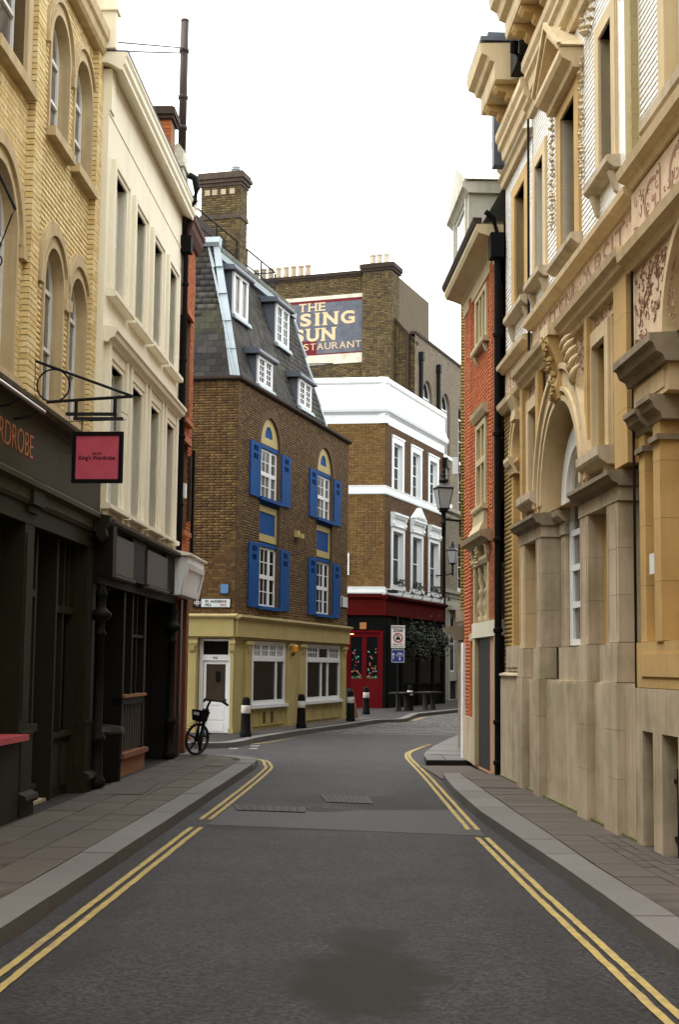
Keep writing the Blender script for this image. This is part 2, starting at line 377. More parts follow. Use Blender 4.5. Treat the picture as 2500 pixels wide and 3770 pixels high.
# ============================================================ THE GROUND
LEFT = ((-3.167, 30.962, 0), 87.43); RIGHT = ((2.841, 24.930, 0), 272.7)
LM = Matrix.Translation(LEFT[0]) @ Matrix.Rotation(R(LEFT[1]), 4, 'Z'); RM = Matrix.Translation(RIGHT[0]) @ Matrix.Rotation(R(RIGHT[1]), 4, 'Z')
def asphalt():
    m = M('asphalt', (.015, .0145, .016), (.026, .0245, .0275), sc=.9, rough=.62, bump=.9, bsc=170, spec=.2)
    n = m.node_tree.nodes; L = m.node_tree.links; b = n['Principled BSDF']; g = n.new('ShaderNodeNewGeometry')
    base = b.inputs['Base Color'].links[0].from_socket
    def node(t, **k):
        q = n.new(t)
        for a, v in k.items(): setattr(q, a, v)
        return q
    # light and dark stones in the surface
    vo = node('ShaderNodeTexVoronoi'); vo.inputs['Scale'].default_value = 42; L.new(g.outputs['Position'], vo.inputs['Vector'])
    sp = node('ShaderNodeSeparateColor'); L.new(vo.outputs['Color'], sp.inputs[0])
    mr = node('ShaderNodeMapRange'); mr.inputs[3].default_value = .3; mr.inputs[4].default_value = 1.95; L.new(sp.outputs[0], mr.inputs[0])
    mu = node('ShaderNodeVectorMath', operation='SCALE'); L.new(base, mu.inputs[0]); L.new(mr.outputs[0], mu.inputs['Scale']); cur = mu.outputs[0]
    # oil and damp stains, each with a place and a ragged edge
    nz = node('ShaderNodeTexNoise'); nz.inputs['Scale'].default_value = 2.6; nz.inputs['Detail'].default_value = 6; L.new(g.outputs['Position'], nz.inputs['Vector'])
    for (cx, cy, rx, ry, amt) in ((.18, 9.35, .5, 1.25, .9), (.25, 10.75, .35, .5, .7), (.52, 9.4, .25, .2, .5), (-.9, 19.9, 1.2, .7, .8), (.3, 21.6, 1.1, 1.0, .75), (1.1, 20.6, 1.0, .6, .7), (.45, 18.3, .7, .6, .8), (-.7, 17.85, 1.3, .3, .8), (1.3, 22.5, .5, 2.0, .3), (1.5, 12, .25, 5, .25), (-1.9, 12, .3, 6, .3)):
        sb = node('ShaderNodeVectorMath', operation='SUBTRACT'); L.new(g.outputs['Position'], sb.inputs[0]); sb.inputs[1].default_value = (cx, cy, 0)
        dv = node('ShaderNodeVectorMath', operation='DIVIDE'); L.new(sb.outputs[0], dv.inputs[0]); dv.inputs[1].default_value = (rx, ry, 1)
        ln = node('ShaderNodeVectorMath', operation='LENGTH'); L.new(dv.outputs[0], ln.inputs[0])
        ad = node('ShaderNodeMath', operation='MULTIPLY_ADD'); L.new(nz.outputs['Fac'], ad.inputs[0]); ad.inputs[1].default_value = 1.3; L.new(ln.outputs['Value'], ad.inputs[2])
        r2 = node('ShaderNodeMapRange'); r2.inputs[1].default_value = 1.35; r2.inputs[2].default_value = 1.75; r2.inputs[3].default_value = amt; r2.inputs[4].default_value = 0; L.new(ad.outputs[0], r2.inputs[0])
        mxx = node('ShaderNodeMix', data_type='RGBA'); L.new(r2.outputs[0], mxx.inputs[0]); L.new(cur, mxx.inputs[6]); mxx.inputs[7].default_value = (.006, .0045, .0035, 1); cur = mxx.outputs[2]
    L.new(cur, b.inputs['Base Color'])
    return m
def plate(name, poly, z0, z1, mat, parent=None, kind=None): return MB().prism(poly, z0, z1, 'z').build(name, mat, parent, kind)
plate('ground', [(-500, -300), (500, -300), (500, 900), (-500, 900)], -.5, -.03, M('bare_ground', (.06, .055, .05)), kind='structure')
road = plate('road', [(-9, -40), (14, -40), (40, 130), (-14, 130)], -.02, 0, asphalt(), kind='structure')
m_setts = M('granite_setts', (.055, .052, .05), (.035, .033, .032), sc=2.5, rough=.6, bump=.5, bsc=30, dirt=(.04, .037, .035), dsc=1.1)
_poly = [(-.9, 42.3), (.6, 46.2), (1.5, 50.3), (2.6, 51.6), (3.4, 56.9), (9.5, 75), (30, 120), (34, 120), (14, 60), (4.0, 42.0)]
plate('setts', _poly, .0005, .004, m_setts, kind='structure')
# worn courses of the setts, as low ridges across the carriageway
rows = []
for i in range(60):
    y = 42.8+i*.33
    xa = np.interp(y, [42.3, 46.2, 50.3, 51.6, 56.9, 75], [-.7, .75, 1.65, 2.7, 3.6, 9.6]); xb = 4.0+(y-42)*.5
    x = xa
    while x < xb-.2:
        l = random.uniform(.18, .3); rows.append((x, min(x+l, xb)-.015, y+random.uniform(-.01, .01), y+.30)); x += l
field(road, 'sett', 'sett_courses', Matrix.Translation((0, 0, .004)), rows, M('sett', (0, 0, 0), rnd=[(.055, .052, .05), (.078, .075, .072), (.042, .039, .038), (.066, .063, .063)], rough=.55, bump=.4), t=.012, tj=.006, n=250)
plate('road_patch', [(-1.62, 18.1), (-1.2, 18.0), (.3, 17.62), (1.78, 17.2), (1.74, 20.3), (.4, 20.1), (-.2, 19.75), (-1.5, 20.5)], .0005, .004, m_patch, kind='structure')
# ---- yellow lines: two thin painted ribbons on each side
def ribbon(name, pts, wd, mat, z=.008, parent=None, kind=None, label=None):
    b = MB(); vs = []; P = [Vector((p[0], p[1])) for p in pts]; Q = []
    for i in range(len(P)-1):
        n = max(1, int((P[i+1]-P[i]).length/.12))
        Q += [P[i].lerp(P[i+1], k/n) for k in range(n)]
    Q.append(P[-1])
    for i, p in enumerate(Q):
        d = (Q[min(i+1, len(Q)-1)]-Q[max(i-1, 0)]).normalized(); nrm = Vector((-d.y, d.x)); j = random.uniform(-.004, .004); k = random.uniform(.92, 1.04)
        a = p+nrm*(wd/2*k+j); c = p-nrm*(wd/2*k-j); vs += [(a.x, a.y, z), (c.x, c.y, z)]
    b.add(vs, [(2*i, 2*i+1, 2*i+3, 2*i+2) for i in range(len(Q)-1)])
    o = b.build(name, mat, parent, kind); return o
def lpt(s, y): v = LM @ Vector((s, y, 0)); return (v.x, v.y)
def rpt(s, y): v = RM @ Vector((s, y, 0)); return (v.x, v.y)
def smooth(pts, n=6):
    out = []
    for i in range(len(pts)-1):
        p0, p1, p2, p3 = [Vector(pts[max(0, min(len(pts)-1, i+k))]) for k in (-1, 0, 1, 2)]
        for k in range(n):
            t = k/n; out.append(tuple(.5*((2*p1)+(p2-p0)*t+(2*p0-5*p1+4*p2-p3)*t*t+(3*p1-p0-3*p2+p3)*t**3)))
    return out+[tuple(pts[-1])]
for off, nm in ((0, 0), (.115, 1)):
    ribbon('yellow_line', [lpt(-32, -1.98-off), lpt(-13.1, -1.98-off)], .062, m_yellow, kind='structure')
    a = smooth([lpt(-12.2, -1.965-off), lpt(-7.5, -1.97-off), lpt(-3.2, -1.93-off), (-1.45+off, 28.9), (-1.50+off*.9, 29.6), (-1.62+off*.3, 30.3+off*.5), (-2.2, 31.0+off*1.6), (-3.6, 31.6+off*2)])
    ribbon('yellow_line', a, .06, m_yellow, kind='structure')
    ribbon('yellow_line', [(1.665+off*.95, 17.03), (1.755+off*.95, 13.03), (1.845+off*.95, 10.09), (1.925+off*.95, 7.4), (2.2+off, 0), (2.4+off, -6)], .062, m_yellow, kind='structure')
    b_ = smooth([(1.635+off, 17.85), (1.615+off, 20.9), (1.585+off*.95, 26.4), (1.53+off*.8, 30.5), (1.55+off*.7, 32.2), (1.72+off*.5, 33.9), (2.42+off*.2, 37.2)])
    ribbon('yellow_line', b_, .06, m_yellow, kind='structure')
    ribbon('yellow_line', smooth([(-2.9, 35.7+off), (-2.1, 36.35+off), (-1.58, 37.8+off), (-1.1, 39.7+off*.5)]), .06, m_yellow, kind='structure')
    ribbon('yellow_line', smooth([(2.7+off, 53.0), (3.4+off, 56.5), (5.2+off, 62)]), .06, m_yellow, kind='structure')
for (x0, x1, y) in ((-2.62, -2.4, 35.35), (-2.13, -1.91, 35.45), (-2.58, -2.36, 34.35), (-2.1, -1.9, 34.4)):
    ribbon('give_way_mark', [(x0, y), (x1, y)], .16, m_roadwhite, kind='structure')
# ---- manhole covers and hatches
def cover(name, poly, z, label, ribs=True, mat=None):
    b = MB().prism(poly, z, z+.006, 'z'); o = tag(b.build(name, mat or m_cover), label, 'manhole cover')
    p = [Vector(q) for q in poly]
    if ribs:
        k = MB()
        for i in range(1, 9):
            a = p[0].lerp(p[1], i/9); c = p[3].lerp(p[2], i/9); d = (p[1]-p[0]).normalized()*.015
            k.add([(a.x-d.x, a.y-d.y, z+.010), (a.x+d.x, a.y+d.y, z+.010), (c.x+d.x, c.y+d.y, z+.010), (c.x-d.x, c.y-d.y, z+.010)], [(0, 1, 2, 3)])
        k.build('tread_ribs', m_iron, o)
    return o
cover('manhole_cover', [(-.14, 21.2), (.55, 21.0), (.48, 22.2), (-.26, 22.4)], .004, 'ribbed iron manhole cover in the middle of the road, the farther of the two')
cover('manhole_cover', [(-1.37, 19.85), (-.42, 19.65), (-.43, 20.35), (-1.48, 20.6)], .010, 'ribbed iron manhole cover in the road beside the left yellow lines')
# ---- left pavement: kerb stones and slabs
def pavement(name, poly, z=.12): return plate(name, poly, -.02, z, m_joint, kind='structure')
LP = pavement('left_pavement', [lpt(-34, -1.375), lpt(-2.9, -1.375), (-1.92, 28.95), (-2.2, 29.4), (-2.8, 29.62), (-3.3, 29.7), (-4.6, 29.8), (-4.6, 31.3), lpt(.2, .6), lpt(-34, .6)])
inv = LP.matrix_basis.inverted()
slabs = []; y = -1.375; r = 0
for wd in (.46, .44, .46):
    s = -22+random.uniform(0, .5)
    while s < -2.6:
        l = random.choice((.6, .75, .9, .68)); slabs.append((s+.006, min(s+l, -2.6)-.006, y+.006, y+wd-.006)); s += l
    y += wd
for s0, s1, y0, y1 in ((-2.6, -1.9, -1.2, -.6), (-1.88, -1.25, -1.05, -.55), (-2.6, -1.95, -.58, .0), (-1.93, -1.25, -.53, .05), (-1.22, -.75, -.9, -.3)): slabs.append((s0+.006, s1-.006, y0, y1-.01))
field(LP, 'paving_slab', 'paving_slabs', LM @ Matrix.Translation((0, 0, .118)), slabs, m_slab, t=.012, tj=.0025, n=200, WMx=Matrix.Identity(4))
ks = []; s = -33
while s < -3.2:
    l = random.uniform(1.0, 1.5); l = min(l, -3.2-s); ks.append((s+.004, s+l-.004, -1.735, -1.385)); s += l
field(LP, 'kerb_stone', 'kerb_stones', LM @ Matrix.Translation((0, 0, -.02)), ks, m_kerb, t=.152, tj=.003, n=60, WMx=Matrix.Identity(4))
ko = smooth([lpt(-3.2, -1.735), (-1.575, 28.3), (-1.575, 28.7), (-1.66, 29.1), (-1.88, 29.5), (-2.2, 29.9), (-2.8, 30.12), (-3.4, 30.2), (-4.6, 30.3)], 4)
ki = smooth([lpt(-3.2, -1.385), (-1.90, 28.25), (-1.91, 28.45), (-1.97, 28.75), (-2.12, 29.1), (-2.36, 29.5), (-2.85, 29.74), (-3.4, 29.82), (-4.6, 29.92)], 4)
def kerbrun(par, ko, ki, z=.13, step=4):
    for i in range(0, len(ko)-1, step):
        j = min(i+step, len(ko)-1)
        po = [Vector(p) for p in ko[i:j+1]]+[Vector(p) for p in ki[i:j+1][::-1]]; c = sum(po, Vector((0, 0)))/len(po)
        po = [tuple(c+(p-c)*(1-.004)) for p in po]
        MB().prism(po, -.02, z+random.uniform(-.003, .003), 'z').build('kerb_stone', m_kerb, par)
kerbrun(LP, ko, ki)
for poly, lb in (([lpt(-8.3, -.75), lpt(-8.2, -.2), lpt(-10.3, -.3), lpt(-10.3, -.85)], 'large rectangular cover let into the left pavement beside the black shop'), ([lpt(-3.6, -1.25), lpt(-3.6, -.95), lpt(-4.4, -.95), lpt(-4.4, -1.25)], 'small cover in the left pavement near the kerb corner')):
    cover('pavement_cover', poly, .1325, lb, False, m_slab)
# ---- right pavement
RI = [(-.6, -.63), (0, -.645), (2.36, -.70), (5.95, -.78), (8.9, -.83), (11, -.88), (12.6, -.88), (13.8, -.88), (26, -1.0), (33, -1.05)]
RO = [(-.6, -.93), (0, -.985), (2.36, -1.13), (5.95, -1.235), (8.9, -1.225), (11, -1.20), (12.6, -1.21), (13.8, -1.225), (26, -1.35), (33, -1.4)]
RP = pavement('right_pavement', [rpt(*p) for p in RI]+[rpt(33, .4), rpt(-.6, .4)])
dense = lambda P: [(x, float(np.interp(x, [p[0] for p in P], [p[1] for p in P]))) for x in np.arange(-.6, 33, .3)]
kerbrun(RP, [rpt(*p) for p in dense(RO)], [rpt(x, y_-.006) for x, y_ in dense(RI)])
slabs = []; s = -.55
while s < 22:
    l = random.choice((.42, .46, .5)); yi = float(np.interp(s, [p[0] for p in RI], [p[1] for p in RI]))
    if 8.4 < s < 12.5:
        slabs.append((s+.006, s+l-.006, yi+.01, yi+.42)); q = 0
        while q < .42: slabs.append((s+.006+random.uniform(-.02, 0), s+l/2-.006, yi+.43+q, yi+.43+q+.12)); slabs.append((s+l/2+.006, s+l-.006, yi+.43+q, yi+.43+q+.12)); q += .13
    else: slabs.append((s+.006, s+l-.006, yi+.01, 0.02))
    s += l
field(RP, 'paving_slab', 'paving_slabs', RM @ Matrix.Translation((0, 0, .118)), slabs, m_slab, t=.012, tj=.0025, n=150, WMx=Matrix.Identity(4))
cover('pavement_cover', [rpt(1.2, -.68), rpt(1.25, -.1), rpt(2.5, -.12), rpt(2.45, -.72)], .1325, 'rectangular cover in the right pavement beside the stained plinth', False, m_slab)
# dropped crossing at the black door and the raised corner beyond
plate('dropped_crossing', [rpt(-.62, -.95), rpt(-2.0, -.95), rpt(-3.9, -1.0), rpt(-3.95, .2), rpt(-.62, .2)], -.02, .03, m_slab, kind='structure')
CP = plate('corner_pavement', [(1.80, 28.93), (2.85, 29.06), (3.1, 29.1), (3.5, 33.5), (5, 42.5), (3.75, 42.0), (2.3, 34.5), (1.95, 32.0)], -.02, .12, m_joint, kind='structure')
for poly in ([(1.82, 28.95), (2.2, 29.0), (2.2, 30.6), (1.86, 30.9)], [(2.22, 29.0), (2.8, 29.07), (2.8, 30.5), (2.22, 30.6)], [(1.88, 30.95), (2.9, 30.55), (2.95, 32.0), (2.0, 32.1)], [(2.02, 32.2), (2.95, 32.1), (3.2, 34.4), (2.35, 34.45)], [(2.37, 34.5), (3.2, 34.45), (3.5, 38), (3.0, 38)], [(3.02, 38.05), (3.6, 38.05), (4.2, 42.0), (3.75, 41.9)]):
    plate('paving_slab', poly, .12, .132, m_kerb, CP)
# ---- pavement in front of the blue-shuttered house and the public house
FO = smooth([(-6.5, 33.9), (-4.2, 34.1), (-2.76, 34.47), (-2.38, 35.25), (-2.08, 36.95), (-1.74, 38.54), (-.92, 41.8), (.35, 46.2), (.95, 48.6), (1.45, 50.2), (1.9, 50.8), (2.47, 51.7), (3.18, 56.9), (3.85, 59.03), (9.6, 75.2), (20, 104)], 4)
FI = smooth([(-6.5, 34.2), (-4.2, 34.4), (-2.95, 34.75), (-2.66, 35.35), (-2.37, 37.0), (-2.03, 38.62), (-1.2, 41.9), (.07, 46.3), (.67, 48.7), (1.2, 50.4), (1.7, 51.05), (2.2, 51.9), (2.9, 57.0), (3.55, 59.1), (9.3, 75.3), (19.7, 104.2)], 4)
FP = pavement('far_pavement', [tuple(p) for p in FI]+[(14, 104), (3.5, 74), (-2, 66), (-6, 60), (-7, 40)])
kerbrun(FP, FO, FI, step=2)
sl = []
for i in range(22):
    a = i*.62
    for k in range(3): sl.append((a+.006+(k % 2)*.3, a+.61+(k % 2)*.3, -.36-(k+1)*.42, -.36-k*.42-.01) if False else (a+.006+(k % 2)*.3, a+.61+(k % 2)*.3, -.44*(k+1)+.01, -.44*k-.005))
F1 = turn(75.0, (-2.87, 39.37, .118))
keep = []
for q in sl:                         # keep the slabs that lie between the kerb and the house
    ok = True
    for x in q[:2]:
        for yy in q[2:]:
            v = F1 @ Vector((x, yy, 0)); kx = float(np.interp(v.y, [p[1] for p in FI[4:40]], [p[0] for p in FI[4:40]]))
            ok &= v.x < kx-.01
    if ok: keep.append(q)
field(FP, 'paving_slab', 'paving_slabs', F1, keep, m_slab, t=.012, tj=.002, n=60, WMx=Matrix.Identity(4))

# ============================================================ LEFT: THE YELLOW BRICK BUILDING
YB = thing('yellow_brick_building', 'yellow brick building with arched windows over a dark green shopfront, nearest on the left', 'building', LEFT[0], LEFT[1])
wins = [archp(-12.39, -11.34, 9.2, 10.47), archp(-10.96, -9.86, 9.2, 10.42), archp(-12.34, -11.30, 5.45, 7.16), archp(-10.90, -9.82, 5.45, 7.12), rect(-14.95, -13.66, 9.3, 11.0), archp(-15.3, -13.75, 5.45, 7.2)]
out = rect(-17.5, -9.47, 5.0, 11.6)
brickwall(YB, out, wins, .30, m_ybrick, m_ymort, rev=.26, course=.0777, Lb=.225, n=300, t=.006)
MB().box(-34, -17.5, .3, .6, 4.9, 11.6).box(-34, -9.47, .62, 8, 0, 13).box(-34, -16.8, .05, .62, 0, 5.2).build('building_core', m_stone, YB)  # closed backing box, added in every building against light leaks
for p, zs in ((wins[0], 10.47), (wins[1], 10.42), (wins[2], 7.16), (wins[3], 7.12), (wins[5], 7.2)):
    x0, x1, z0 = p[0][0], p[1][0], p[0][1]; c = (x0+x1)/2; r = (x1-x0)/2; up = z0 > 8
    # stone arch: intrados roll, flat face, hood mould with stops; soffit and jamb lining
    b = MB().ring(c, zs, r-.01, r+.06, .262, .56, n=24).ring(c, zs, r+.062, r+.16, .278, .30, n=24)
    b.box(x0-.06, x0+.012, .264, .56, z0, zs).box(x1-.012, x1+.06, .264, .56, z0, zs)
    hr = .20 if up else .30
    b.ring(c, zs, r+.162, r+hr, .235, .30, n=24).ring(c, zs, r+hr+.002, r+hr+.05, .25, .30, n=24)
    b.box(x0-hr-.07, x0-.17, .225, .30, zs-.16, zs).box(x1+.17, x1+hr+.07, .225, .30, zs-.16, zs)
    b.build('arch_surround', m_stone, YB)
    MB().box(x0-.08, x1+.08, .16, .45, z0-.13, z0).build('sill', m_stone, YB)
    sash(YB, x0+.012, x1-.012, z0+.01, zs, .43, 1, 2, .06, arch=True, glass=m_lglass)
MB().box(-13.66, -13.43, .25, .56, 9.3, 11.2).box(-15.2, -13.66, .25, .3, 11.0, 11.2).build('window_surround', m_stone, YB)
MB().box(-15.1, -13.42, .16, .45, 9.14, 9.29).build('sill', m_stone, YB)
sash(YB, -14.94, -13.68, 9.3, 10.98, .43, 2, 2, .06, glass=m_lglass)
# brick pilasters, one bullnosed brick wide course by course
def quoin(x0, x1):
    MB().box(x0+.004, x1-.004, .212, .31, 5.0, 11.5).build('pilaster_core', m_ymort, YB)
    i = 0; z = 5.02
    while z < 11.48:
        cut = [x0, x0+(.215 if i % 2 == 0 else .105), x1] if True else 0
        for a, c in zip(cut[:-1], cut[1:]):
            piece('brick', m_ybrick, YB, a+.002, c-.004, .198+random.uniform(-.003, .003), .315, z+.006, z+.0777-.006)
        z += .0777; i += 1
quoin(-13.37, -12.97); quoin(-9.80, -9.47)
MB().mould(-17.5, -9.3, [(.32, 11.45), (.17, 11.45), (.13, 11.5), (.12, 11.62), (.08, 11.66), (.07, 11.82), (.32, 11.9)]).box(-17.5, -9.5, .3, 1.0, 11.95, 12.6).build('eaves_cornice', m_stone, YB)
MB().box(-9.68, -9.47, -.02, .34, 11.55, 13.6).box(-9.72, -9.44, -.05, .37, 12.15, 12.2).build('parapet_pier', m_stucco, YB)
# shopfront
b = MB().mould(-17.0, -9.44, [(.30, 5.0), (.06, 5.0), (.02, 5.03), (-.10, 5.05), (-.15, 5.09), (-.16, 5.14), (-.12, 5.16), (.30, 5.22)])
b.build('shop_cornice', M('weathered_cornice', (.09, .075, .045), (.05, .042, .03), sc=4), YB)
MB().box(-17.0, -9.50, .05, .30, 4.28, 4.998).build('fascia', m_olive, YB)
MB().mould(-17.0, -9.48, [(.30, 3.95), (.09, 3.95), (.06, 4.0), (.06, 4.12), (-.02, 4.16), (-.02, 4.22), (.05, 4.275), (.30, 4.275)]).build('architrave', m_olive, YB)
MB().box(-17.0, -9.5, .12, .3, 3.72, 3.948).build('frieze_board', m_green, YB)
text('WARDROBE', YB, m_orangel, -15.72, -13.50, 4.50, 4.79, .049, bold=-.01)
for x0, x1 in ((-13.42, -12.97), (-9.88, -9.48)):
    b = MB().box(x0, x1, .13, .5, 1.15, 3.86).box(x0-.04, x1+.04, .08, .5, .42, 1.1).box(x0-.05, x1+.05, .07, .5, 1.102, 1.145)
    b.mould(x0-.08, x1+.08, [(.5, .13), (.05, .13), (.05, .27), (.0, .29), (-.015, .33), (.0, .38), (.05, .40), (.08, .418), (.5, .418)])
    b.box(x0-.03, x1+.03, .085, .4, 3.862, 3.945).box(x0-.05, x1+.05, .02, .3, 3.95, 4.27)
    b.box(x0+.07, x1-.07, .115, .13, 1.3, 3.6)
    b.build('pilaster', m_green, YB)
for x in (-9.68,):
    MB().prism([(-.02, 4.22), (-.16, 4.2), (-.16, 4.12), (-.10, 4.0), (-.12, 3.9), (-.04, 3.8), (.05, 3.9), (.05, 4.22)], x-.1, x+.1, 'x').build('corbel', m_green, YB)
# bays between: stall riser with louvre, door, window
MB().box(-16.9, -13.42, .42, .5, .13, 3.9).build('shop_back_panel', m_green, YB)
MB().box(-12.97, -12.10, .30, .55, .12, .36).build('brick_plinth', m_orangebrick, YB)
MB().box(-12.97, -12.08, .24, .55, .362, .42).box(-12.97, -12.08, .24, .55, 1.10, 1.2).box(-12.97, -12.9, .3, .5, .42, 3.9).box(-12.18, -12.10, .3, .5, .42, 3.9).box(-12.9, -12.18, .3, .42, 2.86, 2.95).box(-12.9, -12.18, .33, .5, 3.6, 3.9).build('window_frame', m_green, YB)
for i in range(7): MB().prism([(.27, .44+i*.095), (.40, .50+i*.095), (.40, .52+i*.095), (.27, .46+i*.095)], -12.9, -12.18, 'x').build('louvre_slat', m_green, YB)
piece('pane', m_glass, YB, -12.9, -12.18, .40, .41, 1.2, 3.6)
b = MB().box(-12.10, -11.25, .62, .68, .13, 2.9).box(-12.1, -11.25, .60, .68, 2.9, 3.9)
for (a, c, p, q) in ((-12.0, -11.72, .35, 1.2), (-11.64, -11.35, .35, 1.2), (-12.0, -11.72, 1.35, 2.75), (-11.64, -11.35, 1.35, 2.75)): b.box(a, c, .597, .62, p, q).box(a+.05, c-.05, .585, .6, p+.05, q-.05)
b.build('door', m_green, YB)
MB().box(-12.1, -11.2, .3, .95, .12, .16).build('door_step', m_port, YB)
b = MB().box(-11.25, -11.16, .25, .6, .13, 3.9).box(-9.98, -9.88, .25, .5, .13, 3.9).box(-11.16, -9.98, .32, .5, .13, .95).box(-11.16, -9.98, .27, .5, .95, 1.02).box(-11.16, -9.98, .3, .45, 2.7, 2.8).box(-10.62, -10.55, .3, .45, 1.02, 3.9).box(-10.28, -10.24, .31, .45, 2.8, 3.9).box(-10.92, -10.88, .31, .45, 2.8, 3.9)
b.box(-11.1, -10.65, .30, .32, .25, .85).box(-10.5, -10.02, .30, .32, .25, .85).build('window_frame', m_green, YB)
piece('pane', m_glass, YB, -11.16, -10.62, .40, .41, 1.02, 2.7); piece('pane', m_glass, YB, -10.55, -9.98, .40, .41, 1.02, 2.7); piece('pane', m_glass, YB, -11.16, -9.98, .40, .41, 2.8, 3.9)
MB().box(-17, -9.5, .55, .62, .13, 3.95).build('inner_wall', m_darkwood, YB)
# the red-topped counter at the picture's edge
CT = thing('counter', 'red topped dark green counter against the green shopfront at the left edge of the photo', 'counter', LM @ Vector((-14.4, .02, .13)), LEFT[1])
MB().box(-.9, .80, .04, .36, 0, .93).build('counter_body', m_green, CT); MB().box(-.95, .86, -.06, .38, .93, 1.0).build('counter_top', m_redtop, CT)
# strip light over the fascia
SLt = thing('sign_light', 'long thin strip light on arms above the olive fascia with orange lettering', 'lamp', LM @ Vector((-15, -.25, 4.97)), LEFT[1])
MB().tube([(-2.0, 0, 0), (.82, 0, 0)], .028, 8).build('light_tube', M('steel_tube', (.30, .28, .25), rough=.3, metal=.6), SLt)
for x in (-.95, -.2, .6): MB().tube([(x, 0, -.01), (x, .15, -.10), (x, .30, -.12)], .014, 6).build('arm', m_iron, SLt)
# hanging sign bracket and board: plane across the pavement, local x = away from the wall
BR = thing('sign_bracket', 'black wrought iron bracket holding the pink board, with a ring by the wall', 'bracket', LM @ Vector((-12.7, 0, 5.3)), LEFT[1]-90)
MB().box(-.315, -.27, -.03, .03, .22, .74).build('wall_plate', m_iron, BR)
MB().tube([(-.28, 0, .62), (1.03, 0, .15)], .019, 8).build('top_bar', m_iron, BR)
MB().tube([(-.10, 0, .07), (.45, 0, .11), (1.03, 0, .15)], .021, 8).build('lower_bar', m_iron, BR)
MB().tube([(-.02+.215*math.cos(a), 0, .29+.215*math.sin(a)) for a in np.linspace(0, 2*math.pi, 25)], .012, 6).build('ring', m_iron, BR)
for x, h in ((.29, .11), (.80, .13)): MB().box(x-.02, x+.02, -.02, .02, -.12, h).build('hanger', m_iron, BR)
for (a, c, z, y) in ((.15, .82, -.10, .03), (.27, .92, -.175, -.05)): MB().mould(a, c, [(y-.03, z), (y+.03, z), (y+.02, z+.04), (y-.02, z+.04)]).build('trough_light', m_iron, BR)
MB().tube([(.10, 0, -.19), (.95, 0, -.16), (.97, 0, -.10), (.88, 0, -.05)], .005, 5).build('cable', m_iron, BR)
HS = thing('hanging_sign', 'pink square board in a black frame hanging from the iron bracket', 'sign', LM @ Vector((-12.7, -.59, 4.31)), LEFT[1]-90)
HS.rotation_euler.z += R(-3)
MB().box(-.285, .285, -.012, .012, .05, .62).build('board', m_pink, HS)
MB().box(-.335, -.285, -.028, .028, 0, .67).box(.285, .335, -.028, .028, 0, .67).box(-.285, .285, -.028, .028, 0, .05).box(-.285, .285, -.028, .028, .62, .67).build('frame', m_black, HS)
text('NATIVE', HS, m_ink, -.065, .055, .372, .398, -.0125, bold=.012); text("King's Wardrobe", HS, m_ink, -.245, .235, .285, .362, -.0125, bold=.008)
for x in (-.22, .22):
    b = MB()
    for k in range(7): b.lathe([(.012, -.004), (.017, 0), (.012, .004), (.008, 0), (.012, -.004)], (x, 0, .69+k*.028), 8, 'y' if k % 2 else 'x')
    b.build('chain', m_iron, HS)
B2_ = thing('sign_bracket', 'black iron bracket tip cut off by the left edge beside the large arched window', 'bracket', LM @ Vector((-14.9, 0, 6.9)), LEFT[1]-90)
MB().tube([(-.30, 0, 1.0), (.02, 0, .34)], .019, 8).build('top_bar', m_iron, B2_); MB().tube([(.02, 0, .34), (-.02, 0, .26), (-.16, 0, -.15), (-.3, 0, -.3)], .010, 6).build('stay', m_iron, B2_)
MB().box(-.32, -.27, -.03, .03, -.5, 1.1).build('wall_plate', m_iron, B2_)
MB().tube([(-.19+.075*math.cos(a), 0, -.28+.075*math.sin(a)) for a in np.linspace(0, 2*math.pi, 19)], .010, 6).build('ring', m_iron, B2_)

# ============================================================ LEFT: WHITE STUCCO BUILDING OVER THE BLACK SHOP
WB = thing('white_stucco_building', 'white stucco building with two rows of four tall windows above a black shopfront', 'building', LEFT[0], LEFT[1])
cs = (-8.45, -6.69, -4.93, -3.17)
hol = [rect(c-.43, c+.43, 7.86, 9.79) for c in cs]+[rect(c-.52, c+.52, 4.52, 6.70) for c in cs]
MB().sheet(rect(-9.46, -2.05, 4.1, 11.32), hol, .10, .30).box(-9.46, -9.455, .1, .6, 4.1, 11.3).build('stucco_wall', m_stucco, WB)
MB().box(-9.46, -2.05, .42, 7, 3.9, 11.3).build('building_core', m_stucco, WB)
MB().mould(-9.46, -2.05, [(.10, 10.56), (.085, 10.57), (.085, 10.605), (.10, 10.615)]).box(-9.46, -9.2, .06, .1, 10.62, 11.3).build('frieze_line', m_stucco, WB)
MB().mould(-9.62, -2.0, [(.12, 11.34), (.03, 11.30), (-.10, 11.22), (-.13, 11.22), (-.13, 11.29), (-.17, 11.33), (-.17, 11.42), (-.20, 11.46), (-.20, 11.5), (.25, 11.52), (.25, 11.34)]).build('cornice', m_stucco, WB)
MB().mould(-9.6, -2.0, [(-.19, 11.502), (.3, 11.53), (.3, 11.56), (-.21, 11.54)]).build('cornice_flashing', m_leadd, WB)
